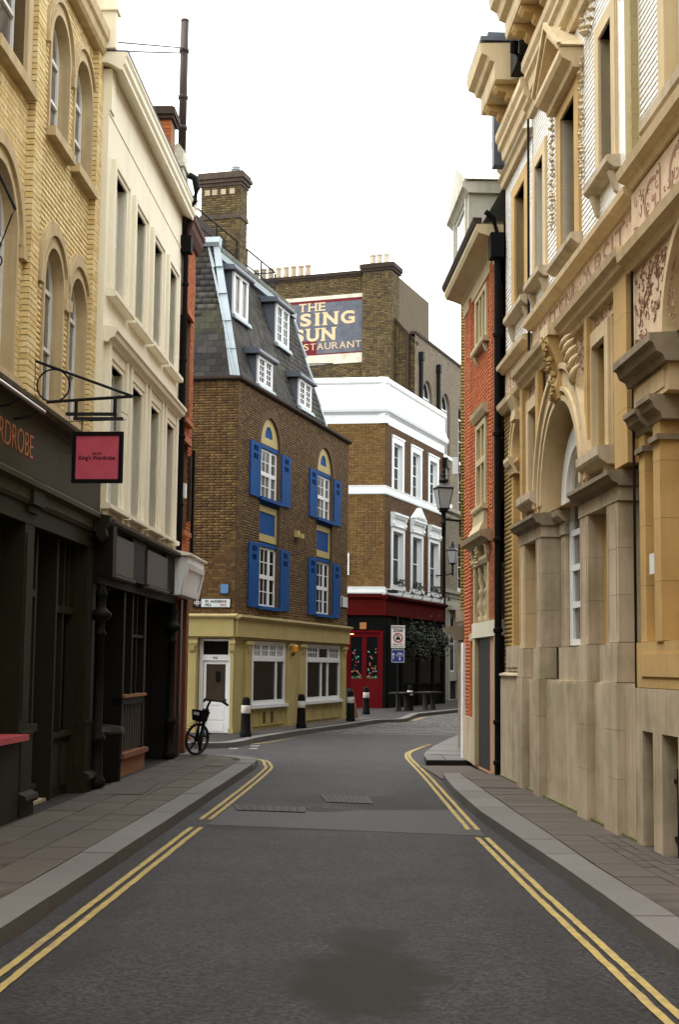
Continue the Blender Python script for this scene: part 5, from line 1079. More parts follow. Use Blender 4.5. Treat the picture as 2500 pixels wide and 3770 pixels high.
WF = WF.build('window', m_wpaint, OB)
for z in (2.395, 2.925, 3.455, 3.955): 
    for p, q in ((4.5, 5.17), (5.25, 5.92)): piece('pane', m_lglass, WF, p, q, .345, .355, z, z+.455 if z < 3.9 else 4.36)
MB().prism([(c0+.70*math.cos(math.pi*i/16), 4.44+.66*math.sin(math.pi*i/16)) for i in range(17)], .345, .355, 'y').build('pane', m_lglass, WF)
# keystone with carved scroll
b = MB().prism([(.12, 5.72), (-.06, 5.74), (-.10, 5.9), (-.05, 6.1), (-.10, 6.3), (-.20, 6.5), (-.22, 6.68), (-.12, 6.74), (.12, 6.74)], 4.98, 5.42, 'x'); b.build('keystone', m_terra, OB)
b = MB()
for k in range(9):
    z = 5.78+k*.105; y = -.07-.012*k*(k > 3)
    b.lathe([(0, -.05), (.045+.012*(k % 2), -.02), (.05, .02), (0, .06)], (5.12+.16*(k % 2), y-.02, z), 7).lathe([(0, -.04), (.04, 0), (0, .04)], (5.2+.12*math.sin(k*2.1), y-.045, z+.04), 6)
b.build('keystone_carving', M('dark_golden_carving', (.28, .18, .06), (.40, .27, .11), sc=9), OB)
for k in range(5):     # carved acanthus fronds beside the keystone
    a = math.pi/2-.30-.11*k; rr = r0+.48+.05*(4-k)
    pts = [(c0+(rr-.02*t)*math.cos(a-.05*t), -.07-.012*t*(3-t), zsp+.1+(rr+.03*t)*math.sin(a+.03*t)) for t in range(5)]
    MB().tube(pts, [.03, .055, .05, .04, .015], 7).build('acanthus_leaf', m_buff, OB, smooth=True)
# the wall around arch and side windows, with recessed sgraffito panels
wh = [archp(c0-r0-.45, c0+r0+.45, 4.31, zsp+.1, 24), rect(2.55, 3.22, 4.68, 6.05), rect(7.05, 7.76, 4.68, 6.08)]
MB().sheet(rect(2.05, 9.12, 4.31, 6.52), wh, .12, .3).build('bay_wall', m_terra, OB)
for x0, x1, z0, z1 in ((2.55, 3.22, 4.68, 6.05), (7.05, 7.76, 4.68, 6.08)):
    b = MB().box(x0-.20, x0, .03, .4, z0, z1).box(x1, x1+.18, .03, .4, z0, z1).box(x0-.20, x1+.18, .03, .4, z1, z1+.19).box(x0-.26, x0-.20, .07, .12, z0, z1+.19).box(x1+.18, x1+.25, .07, .12, z0, z1+.19); b.build('architrave', m_buff, OB)
    MB().mould(x0-.26, x1+.26, [(.3, 4.45), (.0, 4.45), (-.10, 4.52), (-.12, 4.56), (-.12, 4.67), (.3, 4.70)]).box(x0-.15, x0, .0, .12, 4.32, 4.45).box(x1, x1+.15, .0, .12, 4.32, 4.45).build('sill', m_port, OB)
    sash(OB, x0, x1, z0, z1, .33, 1, 2, .05)
def relief(x0, x1, z0, z1, y, n, name='sgraffito_scrolls', seedv=1, Mx=None, sc=1):
    rd = random.Random(seedv); b = MB()
    for k in range(n):
        cx, cz = rd.uniform(x0+.06, x1-.06), rd.uniform(z0+.05, z1-.05); r = rd.uniform(.03, .085)*sc; a0 = rd.uniform(0, 6.28); tn = rd.choice((-1, 1)); pts = []
        for i in range(9):
            t = i/8; rr = r*(1-.75*t); a = a0+tn*t*4.6; px, pz = cx+rr*math.cos(a), cz+rr*math.sin(a)
            pts.append((min(max(px, x0), x1), y, min(max(pz, z0), z1)))
        b.tube(pts, .005*sc, 4)
    return b.build(name, m_sgline, OB, 'stuff')
for i, (x0, x1, z0, z1) in enumerate(((2.28, 3.40, 6.26, 6.48), (3.62, 4.70, 6.02, 6.48), (5.75, 6.80, 6.0, 6.48), (7.0, 8.35, 6.30, 6.48), (7.95, 8.32, 4.75, 6.28))):
    piece('sgraffito_panel', m_sgraf, OB, x0, x1, .108, .12, z0, z1); relief(x0, x1, z0, z1, .106, int(26*(x1-x0)*(z1-z0)/.3)+6, seedv=i)
    MB().box(x0-.05, x0, .07, .12, z0-.05, z1+.05).box(x1, x1+.05, .07, .12, z0-.05, z1+.05).box(x0, x1, .07, .12, z1, z1+.05).build('panel_moulding', m_buff, OB)
for x0, x1 in ((3.40, 3.62), (6.82, 6.98), (8.42, 9.02), (2.04, 2.24)): slabs_of('strip_stone', x0, x1, -.01, .15, [4.32, 4.95, 5.55, 6.05, 6.5], m_terra)
# string course, frieze with lettering, upper string
MB().mould(2.0, 9.15, [(.3, 6.50), (.02, 6.50), (.0, 6.55), (-.06, 6.60), (-.08, 6.66), (-.14, 6.70), (-.16, 6.78), (.3, 6.84)]).box(4.9, 5.5, -.22, .1, 6.62, 6.80).build('string_course', m_buff, OB)
piece('frieze', m_sgraf, OB, 2.62, 9.1, .10, .3, 6.84, 7.36)
text('AVTEM  ABSIT', OB, m_sgline, 3.0, 8.6, 6.92, 7.28, .099, bold=-.008, depth=.004)
relief(2.7, 9.0, 6.86, 7.34, .098, 60, seedv=11, sc=.9)
MB().mould(2.55, 9.12, [(.3, 7.362), (.04, 7.362), (.0, 7.40), (-.05, 7.42), (-.06, 7.50), (.3, 7.56)]).build('upper_string', m_buff, OB)
# --- door bay at the far end
brickwall(OB, rect(-.24, 2.05, 1.9, 6.45), [archp(.72, 1.98, 2.36, 5.56)], .12, m_olbrick, m_olmort, rev=.2, n=120)
MB().box(.66, 2.05, .30, .5, 2.36, 6.2).build('recess_back', m_terra, OB); 
slabs_of('jamb_stone', .66, .80, .09, .32, [2.36, 3.1, 3.8, 4.5, 5.27], m_terra)
MB().mould(.50, 1.02, [(.35, 5.275), (.06, 5.28), (.04, 5.38), (.0, 5.42), (-.03, 5.50), (-.03, 5.56), (.35, 5.58)]).build('impost_capital', m_buff, OB)
MB().ring(1.35, 5.56, .60, .72, .07, .32, n=22).ring(1.35, 5.56, .72, .78, .05, .12, n=22).build('arch_moulding', m_buff, OB)
MB().prism([(.12, 6.1), (-.02, 6.12), (.0, 6.3), (-.08, 6.5), (-.08, 6.55), (.12, 6.55)], 1.15, 1.55, 'x').build('keystone', m_buff, OB)
MB().mould(1.6, 2.04, [(.12, 5.2), (.02, 5.24), (-.04, 5.36), (-.04, 5.42), (.12, 5.46)]).build('bracket', m_terra, OB)
piece('dado_stone', m_port, OB, .3, 1.98, .05, .3, 1.935, 2.36); MB().box(.42, 1.9, .035, .05, 2.0, 2.26).build('dado_panel', m_port, OB)
MB().mould(-.1, 2.05, [(.3, 6.45), (.04, 6.45), (-.04, 6.54), (-.06, 6.62), (.3, 6.66)]).build('string_course', m_buff, OB)
piece('frieze', m_sgraf, OB, -.05, 2.58, .10, .3, 6.66, 7.19); text('MIHI', OB, m_sgline, .5, 2.2, 6.74, 7.08, .099, bold=-.008, depth=.004); relief(0, 2.5, 6.68, 7.15, .098, 24, seedv=5)
MB().mould(-.12, 2.52, [(.3, 7.192), (.04, 7.192), (.0, 7.24), (-.05, 7.26), (-.06, 7.33), (.3, 7.38)]).build('upper_string', m_buff, OB)
# --- upper floor of white glazed brick
uw = [rect(1.0, 1.95, 8.05, 10.1), rect(2.9, 3.55, 8.1, 9.95), rect(4.92, 5.85, 7.88, 9.95), rect(7.34, 8.0, 8.2, 10.08)]
brickwall(OB, rect(-.1, 2.56, 7.36, 10.65), uw[:1], .12, m_glazed, m_glmort, rev=.3, n=80, t=.0015, j=.004)
brickwall(OB, rect(2.6, 8.86, 7.54, 10.9), uw[1:], .12, m_glazed, m_glmort, rev=.3, n=220, t=.0015, j=.004)
for i, g in enumerate(uw):
    x0, x1, z0, z1 = g[0][0], g[1][0], g[0][1], g[2][1]; aw = .30 if i in (0, 2) else .22
    b = MB().box(x0-aw, x0, .085, .44, z0, z1).box(x1, x1+aw, .085, .44, z0, z1).box(x0-aw, x1+aw, .085, .44, z1, z1+.2).box(x0-aw-.05, x0-aw, .10, .12, z0, z1+.2).box(x1+aw, x1+aw+.03, .10, .12, z0, z1+.2); b.build('architrave', m_terra if i in (0, 2) else m_buff, OB)
    MB().mould(x0-aw-.08, x1+aw+.10, [(.3, z0-.17), (.04, z0-.17), (-.03, z0-.12), (-.05, z0-.1), (-.05, z0-.02), (.3, z0)]).build('sill', m_port, OB)
    if i != 2: 
        for xx in (x0-aw+.02, x1+aw-.1): MB().prism([(.12, z0-.175), (-.0, z0-.175), (.04, z0-.3), (.08, z0-.42), (.12, z0-.45)], xx, xx+.09, 'x').build('sill_bracket', m_port, OB)
    sash(OB, x0, x1, z0, z1, .30, 2, 4, .05)
# pedimented window
MB().mould(4.50, 6.32, [(.12, 10.152), (-.02, 10.152), (-.04, 10.22), (-.16, 10.28), (-.2, 10.34), (-.2, 10.42), (.12, 10.44)]).build('hood', m_buff, OB)
b = MB().prism([(4.44, 10.442), (4.62, 10.442), (5.41, 10.98), (6.2, 10.442), (6.38, 10.442), (5.41, 11.14)], -.2, .12, 'y').prism([(4.42, 10.46), (4.5, 10.45), (5.41, 11.1), (6.32, 10.45), (6.4, 10.46), (5.41, 11.2)], -.25, -.202, 'y'); b.build('pediment', m_buff, OB)
MB().prism([(4.64, 10.444), (6.18, 10.444), (5.41, 10.97)], .0, .12, 'y').build('pediment_tympanum', m_terra, OB)
for xx in (4.36, 6.36):
    b = MB(); rd = random.Random(4)
    for k in range(34): b.lathe([(0, -.04), (rd.uniform(.025, .05), 0), (0, .045)], (xx+rd.uniform(-.05, .05), .09-rd.uniform(0, .03), 8.5+k*.053+rd.uniform(-.01, .01)), 6)
    b.build('carved_drop', m_buff, OB)
b = MB()
for k in range(9): a = math.pi*k/8; b.lathe([(0, -.05), (.055, 0), (0, .05)], (6.75+.3*math.cos(a), .07, 10.75-.3*math.sin(a)), 7)
b.build('carved_swag', m_buff, OB)
MB().tube([(2.56, .05, 6.9), (2.56, .05, 10.9)], .022, 6).build('cable', m_iron, OB)
# strings and eaves moulding, attic cornices on consoles
MB().mould(-.1, 2.52, [(.3, 10.62), (.04, 10.62), (.02, 10.72), (-.03, 10.76), (.3, 10.80)]).mould(-.1, 2.52, [(.3, 11.15), (.06, 11.15), (.04, 11.3), (-.02, 11.34), (-.02, 11.44), (-.07, 11.5), (-.07, 11.62), (.3, 11.7)]).build('string_course', m_buff, OB)
MB().mould(2.6, 13.5, [(.3, 10.88), (.04, 10.88), (.02, 10.98), (-.04, 11.02), (.3, 11.06)]).mould(2.6, 13.5, [(.3, 11.35), (.06, 11.35), (.04, 11.5), (-.02, 11.54), (-.02, 11.62), (-.07, 11.68), (-.07, 11.82), (.3, 11.9)]).build('string_course', m_buff, OB)
MB().box(-.1, 2.52, .12, .3, 10.80, 11.15).box(2.6, 13.5, .12, .3, 11.06, 11.35).build('frieze_band', M('pale_render', (.76, .74, .68)), OB)
MB().box(2.75, 13.5, .1, .6, 11.9, 13.0).build('attic_wall', m_terra, OB)
MB().mould(2.75, 13.5, [(.3, 12.15), (-.34, 12.15), (-.36, 12.22), (-.36, 12.42), (-.46, 12.46), (-.50, 12.58), (-.60, 12.64), (-.64, 12.84), (.3, 12.95)]).build('attic_cornice', m_buff, OB)
for x in (3.1, 3.75, 4.4, 5.05, 5.7, 6.35, 7.0): MB().prism([(.1, 11.9), (-.02, 11.9), (-.1, 11.95), (-.12, 12.02), (-.26, 12.04), (-.32, 12.1), (-.32, 12.145), (.1, 12.145)], x, x+.26, 'x').build('console', m_terra, OB)
MB().box(.1, 1.62, .1, .5, 11.7, 12.4).build('attic_wall', m_port, OB)
MB().mould(.02, 1.65, [(.3, 11.95), (-.34, 11.95), (-.36, 12.0), (-.36, 12.26), (-.44, 12.28), (-.48, 12.36), (-.58, 12.40), (-.62, 12.58), (.3, 12.62)]).build('attic_cornice', m_buff, OB)
for x in (.3, 1.2): MB().prism([(.1, 11.7), (-.02, 11.7), (-.1, 11.74), (-.12, 11.82), (-.26, 11.84), (-.32, 11.9), (-.32, 11.945), (.1, 11.945)], x, x+.24, 'x').build('console', m_terra, OB)
MB().box(.0, 1.68, -.6, .3, 12.625, 12.70).box(.5, 1.3, -.42, .0, 12.7, 12.95).build('lead_capping', m_leadd, OB)
MB().box(1.75, 2.6, -.1, .5, 11.95, 13.1).prism([(-.18, 13.1), (.5, 13.1), (.5, 13.5)], 1.7, 2.65, 'x').build('roof_dormer', m_slate, OB)
MB().tube([(2.72, -.2, 12.14), (2.68, -.2, 11.98), (2.66, -.12, 11.9), (2.62, .05, 11.86)], .07, 10).build('downpipe_bend', m_black, OB)
# --- nearer block: door bay with paired pilasters and its own arch
MB().box(8.85, 13.5, .21, .62, 7.5, 11.4).build('near_wall', m_glmort, OB)
field(OB, 'brick', 'near_brickwork', wallM(.21), courses(8.9, 13.4, 7.7, 10.9, [rect(10.35, 11.6, 7.9, 10.4)]), m_glazed, .0015, n=60)
slabs_of('strip_stone', 8.60, 8.845, .112, .34, list(np.arange(7.58, 10.9, .3)), M('shaded_stone', (.40, .33, .16), (.34, .28, .13)))  # shade of the wall's return is put into this olive colour
b = MB().box(10.25, 10.5, .05, .4, 7.95, 10.5).box(11.5, 11.75, .05, .4, 7.95, 10.5); b.build('architrave', m_buff, OB); MB().mould(10.0, 11.95, [(.3, 7.72), (-.04, 7.72), (-.10, 7.78), (-.10, 7.90), (.3, 7.94)]).build('sill', m_port, OB); sash(OB, 10.5, 11.5, 7.95, 10.4, .33, 2, 4, .06)
MB().mould(9.2, 13.5, [(.3, 7.40), (-.02, 7.40), (-.06, 7.48), (-.14, 7.52), (-.16, 7.62), (.3, 7.70)]).build('upper_string', m_buff, OB)
piece('frieze', m_sgraf, OB, 9.2, 13.4, .02, .3, 6.72, 7.38); text('GLORIARI', OB, m_sgline, 9.75, 13.2, 6.84, 7.28, .019, bold=-.008, depth=.004); relief(9.2, 12, 6.74, 7.36, .017, 40, seedv=21)
MB().mould(9.15, 13.5, [(.3, 6.46), (-.02, 6.46), (-.06, 6.54), (-.14, 6.58), (-.16, 6.68), (.3, 6.72)]).build('string_course', m_buff, OB)
MB().sheet(rect(9.15, 13.4, 5.4, 6.46), [archp(10.45, 12.75, 5.4, 5.41, 24)], .04, .3).build('spandrel_wall', m_sgraf, OB)
relief(9.2, 10.9, 5.45, 6.42, .034, 110, seedv=33, sc=1.3)
MB().ring(11.6, 5.41, 1.08, 1.16, -.02, .34, n=30).ring(11.6, 5.41, 1.162, 1.24, .0, .1, n=30).build('arch_moulding', m_buff, OB)
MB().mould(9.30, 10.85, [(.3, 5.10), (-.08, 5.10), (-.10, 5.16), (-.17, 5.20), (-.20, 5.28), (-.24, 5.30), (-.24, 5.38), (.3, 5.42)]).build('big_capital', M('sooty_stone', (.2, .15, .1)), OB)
MB().box(9.36, 10.75, -.02, .4, 4.82, 5.098).box(9.5, 10.6, -.035, -.02, 4.88, 5.06).build('frieze_block', m_buff, OB)
for x0, x1, yf in ((9.32, 9.56, .04), (10.12, 10.38, -.02)):
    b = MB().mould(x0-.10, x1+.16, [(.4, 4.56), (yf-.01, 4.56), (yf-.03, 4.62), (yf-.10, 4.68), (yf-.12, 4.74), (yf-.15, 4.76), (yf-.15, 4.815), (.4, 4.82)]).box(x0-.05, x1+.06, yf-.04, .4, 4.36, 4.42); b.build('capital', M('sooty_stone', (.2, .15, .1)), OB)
    slabs_of('pilaster_stone', x0, x1, yf, .4, [2.29, 2.9, 3.55, 4.15, 4.56], m_terra)
MB().box(9.56, 10.12, .14, .5, 2.29, 4.82).build('niche_back', m_terra, OB); MB().box(9.78, 10.0, .02, .2, 3.0, 3.22).build('letter_box', m_wpaint, OB)
MB().box(10.38, 13.4, .3, .6, 2.29, 5.4).build('niche_back', m_terra, OB)
piece('dado_stone', m_terra, OB, 9.26, 13.4, .0, .5, 1.80, 2.285); MB().box(9.5, 12.6, -.015, .0, 1.92, 2.16).build('dado_panel', m_terra, OB)
MB().sheet(rect(9.28, 13.4, .08, 1.795), [rect(9.55, 9.98, .12, 1.34), rect(10.32, 10.9, .10, 1.34), rect(11.25, 11.8, .1, 1.34)], -.02, .5).build('basement_wall', m_port, OB)
MB().box(9.5, 13, .45, .5, .05, 1.4).build('basement_back', m_darkwood, OB)
for x0, x1 in ((9.55, 9.98), (10.32, 10.9)):
    b = MB()
    for k in range(3): b.tube([(x0+.08+k*.16, .12, .1), (x0+.08+k*.16, .12, 1.0)], .014, 6)
    b.box(x0, x1, .10, .14, .28, .32).box(x0, x1, .10, .14, .85, .89).build('iron_grille', m_iron, OB)
MB().tube([(9.26, .0, .1), (9.26, .0, 6.6)], .018, 6).build('lightning_strip', m_iron, OB)
# roof block so that light does not come through
MB().box(-.1, 34, .5, 8, 11.5, 12.6).build('roof_block', m_slate, OB)

# ============================================================ RIGHT: RED BRICK HOUSE WITH STONE DRESSINGS
RH = thing('red_brick_house', 'bright red brick house with stone mullioned windows, carved doorcase and a black doorway', 'building', RIGHT[0], RIGHT[1])
rh = [rect(-3.05, -1.85, 5.1, 6.75), rect(-3.15, -1.75, 8.3, 9.35), rect(-3.05, -1.45, 2.86, 3.92), rect(-3.35, -.5, .05, 2.85)]
brickwall(RH, rect(-5.0, -.26, .1, 9.75), rh, .05, m_redR, m_drmort, rev=.3, n=300)
MB().box(-5.0, -.26, .36, 7, 0, 10.3).build('building_core', m_redmort, RH)
for x0, x1 in ((-4.15, -3.75), (-1.32, -.95)): # brick piers with rusticated edges
    MB().box(x0, x1, .02, .06, .1, 9.7).build('pier_core', m_drmort, RH)
    field(RH, 'brick', 'pier_brickwork', wallM(.02), courses(x0, x1, .4, 9.7, rh), m_redR, .012, n=80)
st = M('pale_sandstone', (.50, .42, .26), (.43, .35, .2), streak=.2)
b = MB()
for (x0, x1, z0, z1, tr, nm) in ((-3.05, -1.85, 5.1, 6.75, 5.98, 2), (-3.15, -1.75, 8.3, 9.35, None, 3)):
    b = MB().box(x0-.06, x0+.10, .0, .3, z0, z1).box(x1-.10, x1+.06, .0, .3, z0, z1).box(x0+.1, x1-.1, .0, .3, z1-.10, z1)
    for i in range(1, nm): xx = x0+.1+(x1-x0-.2)*i/nm; b.box(xx-.05, xx+.05, .01, .3, z0, z1-.1)
    if tr: b.box(x0+.1, x1-.1, .005, .29, tr-.06, tr+.06)
    f = b.build('window', st, RH)
    for i in range(nm):
        p, q = x0+.1+(x1-x0-.2)*i/nm+.03, x0+.1+(x1-x0-.2)*(i+1)/nm-.03
        for u, v in (((z0, tr), (tr, z1-.1)) if tr else ((z0, z1-.1),)): piece('pane', m_lglass, f, p, q, .2, .21, u, v)
    MB().mould(x0-.14, x1+.16, [(.1, z0-.12), (-.06, z0-.12), (-.08, z0-.08), (-.08, z0-.02), (.1, z0)]).build('sill', st, RH)
    for xx in (x0, x1-.12): MB().prism([(.06, z0-.12), (-.05, z0-.13), (.0, z0-.26), (.06, z0-.34)], xx, xx+.12, 'x').build('sill_bracket', st, RH)
MB().mould(-3.25, -1.62, [(.1, 6.80), (-.02, 6.80), (-.08, 6.90), (-.10, 6.98), (.1, 7.04)]).build('hood_mould', st, RH)
MB().prism([(.05, 4.55), (-.14, 4.55), (-.04, 4.75), (-.03, 4.98), (.05, 4.98)], -3.2, -1.75, 'x').build('apron', st, RH)
MB().mould(-3.7, -1.0, [(.05, 4.30), (-.04, 4.30), (-.10, 4.36), (-.20, 4.40), (-.22, 4.50), (.05, 4.56)]).build('balcony_cornice', M('sooty_sandstone', (.24, .18, .10), (.34, .27, .16), sc=4), RH)
b = MB().prism([(.05, 3.95), (-.04, 3.95), (-.02, 4.1), (-.10, 4.25), (-.10, 4.30), (.05, 4.30)], -2.5, -2.2, 'x').prism([(.05, 3.95), (-.03, 3.95), (-.08, 4.28), (.05, 4.29)], -1.5, -1.3, 'x').prism([(.05, 3.95), (-.03, 3.95), (-.08, 4.28), (.05, 4.29)], -3.3, -3.1, 'x')
for k in range(6): b.lathe([(0, -.05), (.05, 0), (0, .05)], (-2.35+.07*math.sin(k*2), -.09, 3.92+k*.06), 7)
b.build('carved_bracket', st, RH)
MB().mould(-3.35, -1.3, [(.05, 3.94), (-.02, 3.94), (-.06, 4.02), (-.06, 4.08), (.05, 4.12)]).box(-3.2, -3.05, -.02, .3, 2.86, 3.93).box(-1.45, -1.3, -.02, .3, 2.86, 3.93).build('niche_frame', st, RH)
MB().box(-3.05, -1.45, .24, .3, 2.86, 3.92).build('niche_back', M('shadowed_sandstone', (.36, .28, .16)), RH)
for x in (-2.62, -1.9): MB().lathe([(.09, 2.87), (.09, 2.95), (.06, 2.98), (.10, 3.12), (.105, 3.2), (.06, 3.34), (.085, 3.40), (.085, 3.46), (.05, 3.52), (.09, 3.68), (.075, 3.78), (.09, 3.84), (.09, 3.92)], (x, .08, 0), 12).build('baluster', st, RH, smooth=True)
MB().box(-3.35, -.42, -.03, .35, 2.56, 2.85).build('lintel', M('white_lintel', (.66, .62, .50), (.58, .54, .42)), RH)
for x0, x1 in ((-3.35, -3.02), (-.66, -.42)): slabs_of('jamb_stone', x0, x1, -.02, .07, [.1, .75, 1.4, 2.0, 2.557], st, RH)
MB().box(-3.34, -.43, .072, .34, .05, 2.557).box(-3.0, -.7, .06, .071, .1, 2.5).build('door', m_darkwood, RH)
piece('white_edge_stone', m_wpaint, RH, -5.02, -4.75, -.02, .1, .12, 2.5); piece('plinth_stone', m_port, RH, -4.72, -3.4, -.01, .1, .12, 1.0)
MB().box(-3.75, -3.36, -.03, .06, 2.52, 2.66).build('impost_block', st, RH)
MB().mould(-5.0, -.2, [(.1, 9.45), (.02, 9.45), (.0, 9.7), (-.06, 9.74), (-.22, 9.80), (-.36, 9.84), (-.40, 9.92), (-.40, 10.0), (.1, 10.06)]).build('eaves_cornice', st, RH)
MB().mould(-5.0, -.2, [(-.30, 10.0), (-.42, 10.0), (-.46, 10.08), (-.46, 10.12), (-.30, 10.12)]).build('gutter', m_coping, RH)
MB().prism([(-.3, 10.0), (.6, 11.6), (7, 11.6), (7, 10.0)], -5.0, -.2, 'x').build('roof', m_slate, RH)
b = MB().box(-3.6, -1.35, -.38, .6, 10.12, 10.95).mould(-3.7, -1.25, [(.5, 10.95), (-.40, 10.95), (-.46, 11.02), (-.52, 11.06), (-.52, 11.16), (.5, 11.2)]).prism([(-3.75, 11.2), (-1.2, 11.2), (-2.47, 11.85)], -.48, .4, 'y'); b.box(-3.4, -3.25, -.42, -.38, 10.15, 10.95).box(-1.7, -1.55, -.42, -.38, 10.15, 10.95)
b.build('dormer', M('pale_dormer', (.56, .55, .47), (.46, .45, .38), sc=2, streak=.3), RH)
MB().box(-3.1, -1.85, -.385, -.37, 10.25, 10.85).build('dormer_pane', m_glass, RH)
MB().box(-2.2, -.6, .3, 1.2, 11.2, 12.2).build('chimney', m_smort, RH)
field(RH, 'brick', 'chimney_brickwork', Matrix(((0, 0, 1, -.6), (1, 0, 0, 0), (0, 1, 0, 0), (0, 0, 0, 1))), courses(.3, 1.2, 11.2, 12.1), m_stock, .01, n=60)
MB().box(-2.3, -.5, .2, 1.3, 12.2, 12.36).box(-.95, -.7, .0, .2, 11.3, 12.9).build('chimney_coping', m_leadd, RH)
b = MB().tube([(-.16, -.02, .14), (-.16, -.02, 9.5)], .062, 12).box(-.32, -.02, -.16, .08, 9.35, 9.8)
for z in (.3, 1.0, 2.6, 4.2, 6.1, 7.9): b.lathe([(.065, 0), (.085, .012), (.085, .075), (.065, .087)], (-.16, -.02, z), 12)
b.tube([(-.16, -.02, 9.8), (-.14, -.1, 10.1), (-.1, -.25, 10.2)], .05, 8).build('downpipe', m_black, RH)
MB().tube([(-.33, .02, .1), (-.33, .02, 2.5)], .02, 6).build('conduit', m_panel, RH)

# ============================================================ RIGHT: CORNER OF THE NEXT BUILDING AND THE STREET LANTERN
CB = thing('brown_brick_corner_building', 'dark yellow brick building beyond the red house, only its end strip showing', 'building', RM @ Vector((-8.2, .36, 0)), 256)
MB().box(-80, -.012, .02, 6, 0, 11.4).build('building_core', m_bmort, CB)
Mx = Matrix(((0, 0, 1, -.012), (1, 0, 0, 0), (0, 1, 0, 0), (0, 0, 0, 1)))
field(CB, 'brick', 'end_brickwork', Mx, courses(.02, 1.2, 3.3, 11.3), m_olbrick, .012, n=60)
MB().box(-9, .02, -.02, .4, .1, 2.6).box(-.4, .03, -.08, .5, 3.05, 3.3).box(-9.0, .0, -.01, .3, 2.6, 3.05).build('stone_base', m_port, CB)
MB().mould(-2.4, .1, [(.1, 2.62), (-.10, 2.62), (-.22, 2.74), (-.36, 2.80), (-.38, 2.90), (.1, 2.98)]).build('door_hood', M('sooty_stone', (.2, .15, .1)), CB)
MB().box(-.05, .05, -.16, -.02, 6.5, 6.9).build('wall_bracket', m_wpaint, CB)
def lantern(name, label, loc, rz, sc=1, grp='black street lanterns'):
    t = thing(name, label, 'street lamp', loc, rz, grp); W0, W1, H = .125*sc, .225*sc, .58*sc
    b = MB()
    for sx, sy in ((1, 1), (1, -1), (-1, 1), (-1, -1)): b.tube([(sx*W0, sy*W0, 0), (sx*W1, sy*W1, H)], .012*sc, 5)
    for w_, z in ((W0, 0), (W1, H)):
        for s in (-1, 1): b.box(-w_-.012*sc, w_+.012*sc, s*w_-.012*sc, s*w_+.012*sc, z-.02*sc, z+.02*sc).box(s*w_-.012*sc, s*w_+.012*sc, -w_, w_, z-.018*sc, z+.018*sc)
    b.build('frame', m_iron, t)
    for s in (-1, 1):
        q = [(-W0, s*W0, 0), (W0, s*W0, 0), (W1, s*W1, H), (-W1, s*W1, H)]; MB().add(q+[(x*.985, y*.985, z) for x, y, z in q], [(0, 1, 2, 3), (4, 7, 6, 5)]).build('pane', m_frost, t)
        q = [(s*W0, -W0, 0), (s*W0, W0, 0), (s*W1, W1, H), (s*W1, -W1, H)]; MB().add(q+[(x*.985, y*.985, z) for x, y, z in q], [(0, 1, 2, 3), (4, 7, 6, 5)]).build('pane', m_frost, t)
    e = W1+.03*sc
    MB().add([(-e, -e, H+.02*sc), (e, -e, H+.02*sc), (e, e, H+.02*sc), (-e, e, H+.02*sc), (-.09*sc, -.09*sc, H+.15*sc), (.09*sc, -.09*sc, H+.15*sc), (.09*sc, .09*sc, H+.15*sc), (-.09*sc, .09*sc, H+.15*sc)], [(0, 3, 2, 1), (4, 5, 6, 7), (0, 1, 5, 4), (1, 2, 6, 5), (2, 3, 7, 6), (3, 0, 4, 7)]).build('lamp_roof', M('lantern_hood', (.05, .05, .05), rough=.5), t)
    MB().lathe([(.10, .15), (.12, .18), (.10, .22), (.05, .25), (.075, .30), (.05, .34), (.035, .38), (.055, .42), (.0, .48)], (0, 0, H), 12).build('finial', m_iron, t, smooth=True)
    MB().lathe([(.10, -.02), (.11, -.06), (.05, -.10), (.045, -.30), (.07, -.32), (.045, -.36), (.045, -.62), (.0, -.64)], (0, 0, 0), 12).build('stem', m_iron, t, smooth=True)
    return t
LT = lantern('street_lantern', 'black street lantern on an arm from the right wall, the nearer and larger one', (2.43, 33.0, 5.66), 12, .82)
MB().tube([(0, 0, -.24), (.46, .08, -.26)], .028, 8).box(.42, .48, .04, .12, -.62, -.22).tube([(.1, .02, -.24), (.25, .05, -.1), (.0, .0, -.05)], .012, 6).build('arm', m_iron, LT)
LT2 = lantern('wall_lantern', 'smaller black lantern at the far corner of the public house', WM(PH) @ Vector((8.9, -.75, 7.25)), 70, 1.12)
MB().tube([(0, 0, -.5), (-.1, .4, -.62), (-.2, .85, -.62)], .03, 8).build('arm', m_iron, LT2)

